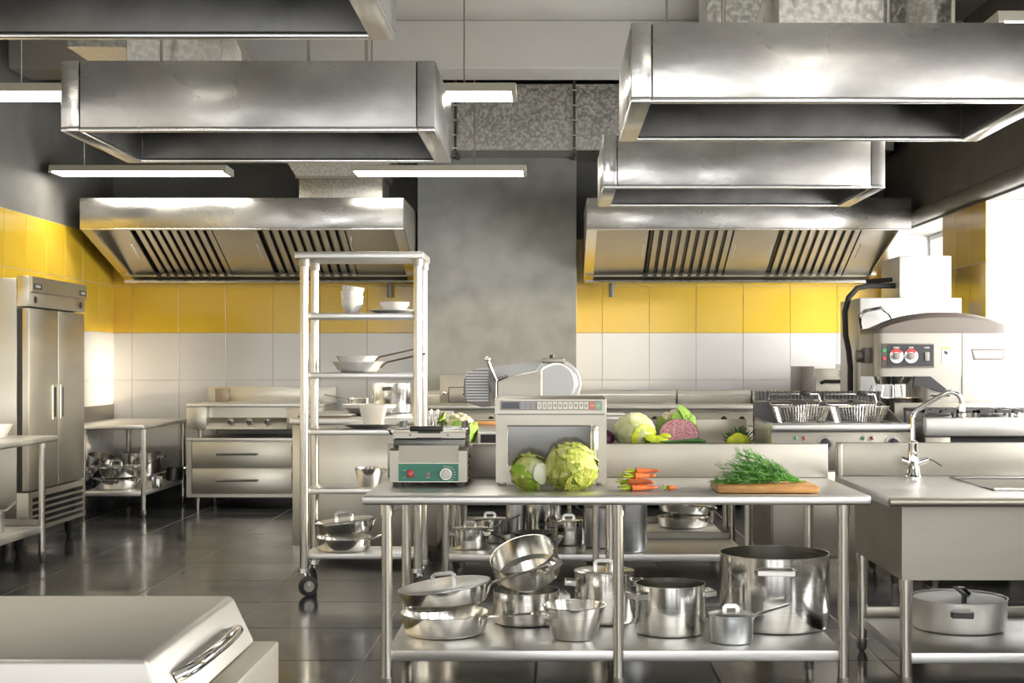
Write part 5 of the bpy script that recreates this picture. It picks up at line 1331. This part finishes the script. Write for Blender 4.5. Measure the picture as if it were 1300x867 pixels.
# carrots
def carrot(c, ang, length, r, label, tilt=0.0, piece=False):
    t = thing('carrot', label, 'carrot', c, (0, -tilt, ang), 'carrots on the front table', local=True)
    n = 9; prof = []
    for i in range(n + 1):
        f = i / n
        rr = r * (1 - 0.55 * f) * (1 if f < 0.93 else 0.55)
        prof.append((max(rr, 0.001) * (1 + 0.05 * math.sin(f * 40)), f * length))
    b = MB().lathe([(0, 0), (r * 0.7, -0.003)] + prof + [(0, length + 0.002)], 14)
    b.xf(Matrix.Rotation(PI / 2, 4, 'Y')).build('root', CARROT, t, ang=60)
    for k in range(4):
        a = k * 1.6
        MB().sweep([(0.002, 0.004 * math.cos(a), 0.004 * math.sin(a)), (-0.02, 0.007 * math.cos(a), 0.006 * math.sin(a)), (-(0.035 + 0.012 * (k % 3)) * (0.5 if piece else 1), 0.013 * math.cos(a), 0.012 * math.sin(a))], 0.0038, 0.003, n=6).build('stem', CARROT_G, t)
d = 6.34
cs = [(802, 6.30, 0.016, 10, 'lowest front carrot of the bunch'), (806, 6.335, 0.016, 5, 'carrot in the middle of the bottom layer'), (800, 6.37, 0.016, -4, 'back carrot of the bottom layer'), (799, 6.315, 0.042, -16, 'front carrot of the second layer'), (797, 6.352, 0.042, 6, 'back carrot of the second layer'), (806, 6.33, 0.067, 14, 'front carrot of the third layer'), (800, 6.365, 0.067, -12, 'back carrot of the third layer with drooping stem'), (808, 6.36, 0.088, 8, 'carrot on top of the bunch')]
for k, (px, dd, z, an, lb) in enumerate(cs):
    carrot((PX(px, dd), dd, ZT + z), math.radians(an), 0.115 - 0.008 * (k % 3), 0.0155 - 0.001 * (k % 2), lb)
carrot((PX(849, 6.32), 6.32, ZT + 0.0145), math.radians(8), 0.04, 0.0138, 'short cut carrot end lying apart from the bunch', piece=True)

# cutting board and dill
t = thing('cutting_board', 'thick wooden cutting board under the dill', 'board', (0.96, 6.34, ZT))
MB().box(0.735, 1.182, 6.18, 6.50, ZT + 0.003, ZT + 0.034).build('board', WOOD, t, 0.006, 2)
for x in (0.78, 1.14):
    for y in (6.22, 6.46):
        MB().cyl((x, y, ZT), (x, y, ZT + 0.003), 0.012, n=12).build('foot', RUBBER, t)
t = thing('dill_bunch', 'bunch of feathery green dill on the cutting board', 'herb', (1.0, 6.34, ZT + 0.035))
random.seed(11)
fr = MB()
base = Vector((1.115, 6.33, ZT + 0.043))
for s in range(46):
    f = s / 45
    ang = math.radians(random.uniform(148, 182)); el = math.radians(random.uniform(2, 34) if s % 5 else random.uniform(0, 6))
    L = random.uniform(0.24, 0.40) * (1.0 if el < 0.35 else 0.86)
    yo = random.uniform(-0.5, 0.5)
    dv = Vector((-math.cos(el) * 0.97, yo * 0.35, math.sin(el)))
    st = base + Vector((0, random.uniform(-0.02, 0.02), random.uniform(0, 0.012)))
    pts = []
    for k in range(7):
        q = st + dv * (L * k / 6) + Vector((0, 0, -0.05 * L * (k / 6) ** 2 * 2.2))
        q.z = max(q.z, ZT + 0.037); pts.append(q)
    fr.sweep(pts, 0.0017, n=4)
    for k in range(2, 7):
        for j in range(7):
            o_ = pts[k] + (pts[k - 1] - pts[k]) * random.random()
            v = (dv + Vector((random.uniform(-0.6, 0.5), random.uniform(-0.9, 0.9), random.uniform(-0.5, 0.95)))).normalized()
            l2 = random.uniform(0.018, 0.042)
            e_ = o_ + v * l2
            if e_.z < ZT + 0.037: e_.z = ZT + 0.037
            fr.sweep([o_, o_ + v * l2 * 0.5, e_], 0.0007, n=3, cap=False)
            for q in range(4):
                a_ = o_ + (e_ - o_) * random.uniform(0.3, 1)
                w = (v + Vector((random.uniform(-1, 1), random.uniform(-1, 1), random.uniform(-0.6, 1)))).normalized() * random.uniform(0.008, 0.017)
                z_ = a_ + w
                if z_.z < ZT + 0.037: z_.z = ZT + 0.037
                fr.sweep([a_, z_], 0.0005, n=3, cap=False)
o = fr.build('fronds', DILL, t); o['kind'] = 'stuff'
for k in range(7):
    yy = (k - 3) * 0.006
    MB().sweep([base + Vector((0.03, yy * 0.6, -0.002)), base + Vector((-0.03, yy, 0.0)), base + Vector((-0.09, yy * 1.6, 0.012))], 0.0028, n=6).build('stem', DILL, t)

def cauliflower(c, r, label, seed=0, leaves=()):
    t = thing('cauliflower', label, 'cauliflower', (c[0], c[1], ZT))
    b = MB()
    random.seed(seed + 3)
    b.ball(c, r * 0.86, (1, 1, 0.92), 20, 12)
    for k in range(70):
        v = Vector((random.gauss(0, 1), random.gauss(0, 1), random.gauss(0.45, 0.9))).normalized()
        b.ball((c[0] + v.x * r * 0.84, c[1] + v.y * r * 0.84, c[2] + v.z * r * 0.78), r * random.uniform(0.15, 0.24), (1, 1, 1), 8, 6)
    b.build('curd', CURD, t, ang=70)
    for k, (dr, h, up_, asp, lf) in enumerate(leaves):
        leaf_shell(c, dr, r * 1.04, h, (1, 1, 1.0), 0.05, lf, seed=seed + k, aspect=asp, up=up_).build('leaf', LEAF, t, ang=70)
d = 9.46
cauliflower((PX(583, d), d, ZT + 0.135), 0.112, 'cauliflower with green leaves behind the contact grill', 1, [((-1.0, -0.2, 0.0), 0.62, None, 0.5, 0.2), ((0.95, -0.5, -0.25), 0.62, None, 0.5, 0.12), ((-0.05, -0.95, 0.22), 0.32, None, 0.8, 0.05), ((0.1, -0.6, -0.8), 0.8, None, 1.0, 0.05), ((-0.85, -0.3, 0.55), 0.3, None, 0.5, 0.35)])
d = 9.95
cauliflower((PX(859, d), d, ZT + 0.14), 0.125, 'cauliflower with tall leaf behind the red cabbage', 8, [((0.75, -0.35, 0.55), 0.8, None, 0.5, 0.12), ((-0.95, -0.4, -0.1), 0.6, None, 0.7, 0.1), ((0.1, -0.8, 0.35), 0.42, (1, 0, 0), 0.45, 0.1), ((0.9, -0.4, -0.2), 0.75, None, 0.6, 0.1), ((-0.3, -0.9, -0.6), 0.9, None, 1.0, 0.03)])
# white cabbage with yellow leaf
d = 9.62
cx, cz = PX(806, d), ZT + 0.115
t = thing('white_cabbage', 'pale round cabbage with a yellow curling leaf on the middle table', 'cabbage', (cx, d, ZT))
blob((cx, d, cz), 0.125, (1.05, 1, 0.92), 0.03, seed=2).build('head', PALE, t, ang=60)
for k, (dr, h, m, rr) in enumerate((((-0.3, -0.6, 0.6), 1.0, PALE, 0.128), ((0.5, -0.4, 0.6), 0.9, PALE, 0.127), ((-0.8, -0.3, 0.1), 0.8, PALE, 0.129), ((0.5, -0.8, -0.35), 0.75, LIME, 0.131), ((-0.2, -0.85, -0.3), 0.7, PALE, 0.132))):
    leaf_shell((cx, d, cz), dr, rr, h, (1.05, 1, 0.92), 0.05, 0.07, seed=k * 1.3 + 11).build('leaf', m, t, ang=70)
lx = PX(836, d - 0.1)
for k, (dx, dz, s) in enumerate(((0.0, 0.03, 0.05), (-0.05, 0.035, 0.05), (0.045, 0.06, 0.03))):
    leaf_shell((lx + dx, d - 0.1, ZT + dz + 0.02), (0.3 - dx * 4, -0.5, 0.7), s, 1.3, (1.25, 1, 0.75), 0.12, 0.1, seed=k + 40).build('leaf', LIME, t, ang=70)
# red cabbage half, cut face to the viewer
d = 9.58
cx, cz = PX(862, d), ZT + 0.10
t = thing('red_cabbage', 'halved red cabbage showing its purple cut face', 'cabbage', (cx, d, ZT))
b = MB(); b.ball((0, 0, 0), 0.135, (1, 1, 1), 36, 24)
g = b.bm.verts[:] + b.bm.edges[:] + b.bm.faces[:]
bmesh.ops.bisect_plane(b.bm, geom=g, plane_co=(0, 0, 0), plane_no=(0, -1, 0.18), clear_outer=True)
b.xf(Matrix.Translation((cx, d, cz)) @ Matrix.Diagonal((1.0, 0.9, 0.74, 1)))
b.build('outer_leaves', PURPLE, t, ang=60)
cf = MB()
cf.bm.faces.new([cf.bm.verts.new((0.131 * math.cos(2 * PI * k / 40), -0.0005, 0.131 * math.sin(2 * PI * k / 40))) for k in range(40)])
cf.xf(Matrix.Diagonal((1.0, 1, 0.755, 1)))
o = link('cut_face', cf.mesh('cut_face'), CUT, t, (0, -0.003, cz - ZT), (math.radians(-12), 0, 0))
# spring onions
t = thing('spring_onions', 'bundle of dark green onion leaves below the red cabbage', 'herb', (PX(872, 9.38), 9.38, ZT))
for k in range(9):
    yy = 9.36 + (k % 3) * 0.014; zz = ZT + 0.018 + (k // 3) * 0.016
    MB().sweep([(PX(838, 9.38) + 0.01 * (k % 4), yy, zz), (PX(865, 9.38), yy, zz + 0.01), (PX(896, 9.38) - 0.02 * (k % 3), yy + 0.01, zz + 0.006 + 0.008 * (k % 3))], 0.009, 0.007, n=7).build('onion_leaf', LEAF_D, t)
# eggplant
t = thing('eggplant', 'dark purple eggplant half hidden by the microwave', 'vegetable', (PX(766, 9.7), 9.66, ZT))
blob((PX(766, 9.66), 9.66, ZT + 0.062), 0.06, (1.35, 1, 1.0), 0.02).build('fruit', PURPLE, t, ang=60)
MB().lathe([(0, 0), (0.022, 0.002), (0.012, 0.018), (0.008, 0.035), (0, 0.036)], 12).xf(Matrix.Translation((PX(766, 9.66) + 0.076, 9.66, ZT + 0.062)) @ Matrix.Rotation(PI / 2, 4, 'Y')).build('stalk', LEAF, t)
# lime pepper and herbs
d = 9.55
t = thing('green_pepper', 'bright lime green pepper at the right end of the middle table', 'vegetable', (PX(936, d), d, ZT))
for k, (dx, dz, r) in enumerate(((-0.03, 0.045, 0.045), (0.03, 0.045, 0.047), (0.0, 0.06, 0.045))):
    blob((PX(937, d) + dx, d - 0.02 * (k < 2), ZT + dz), r, (1.1, 1.0, 1.0), 0.03, seed=k).build('lobe', LIME, t, ang=60)
t = thing('herb_bunch', 'spiky dark green herb bunch behind the lime pepper', 'herb', (PX(938, 9.7), 9.72, ZT))
random.seed(5)
hb = MB()
for k in range(120):
    a = random.uniform(0, PI); el = random.uniform(0.15, 1.35)
    v = Vector((math.cos(a) * math.cos(el), random.uniform(-0.5, 0.3), math.sin(el)))
    p0 = Vector((PX(938, 9.72), 9.72, ZT + 0.01))
    hb.sweep([p0 + v * 0.02, p0 + v * 0.08, p0 + v * random.uniform(0.11, 0.15) * (1 if el > 0.5 else 0.9)], 0.0022, n=4)
o = hb.build('leaves', LEAF_D, t); o['kind'] = 'stuff'
MB().cyl((PX(938, 9.72), 9.72, ZT + 0.001), (PX(938, 9.72), 9.72, ZT + 0.03), 0.02, 0.026, n=14).build('tied_stalks', LEAF, t)
# white tub behind
t = thing('plastic_tub', 'white plastic tub behind the pale cabbage', 'container', (PX(781, 10.6), 10.65, ZT))
MB().box(PX(765, 10.6), PX(793, 10.6), 10.5, 10.8, ZT + 0.001, PZ(527, 10.6)).build('tub', CERAM, t, 0.012, 2)
MB().box(PX(764, 10.6), PX(794, 10.6), 10.49, 10.81, PZ(527, 10.6), PZ(525, 10.6)).build('lid', CERAM, t, 0.004, 1)
for _o in COL.objects:
    if '_local' in _o: del _o['_local']
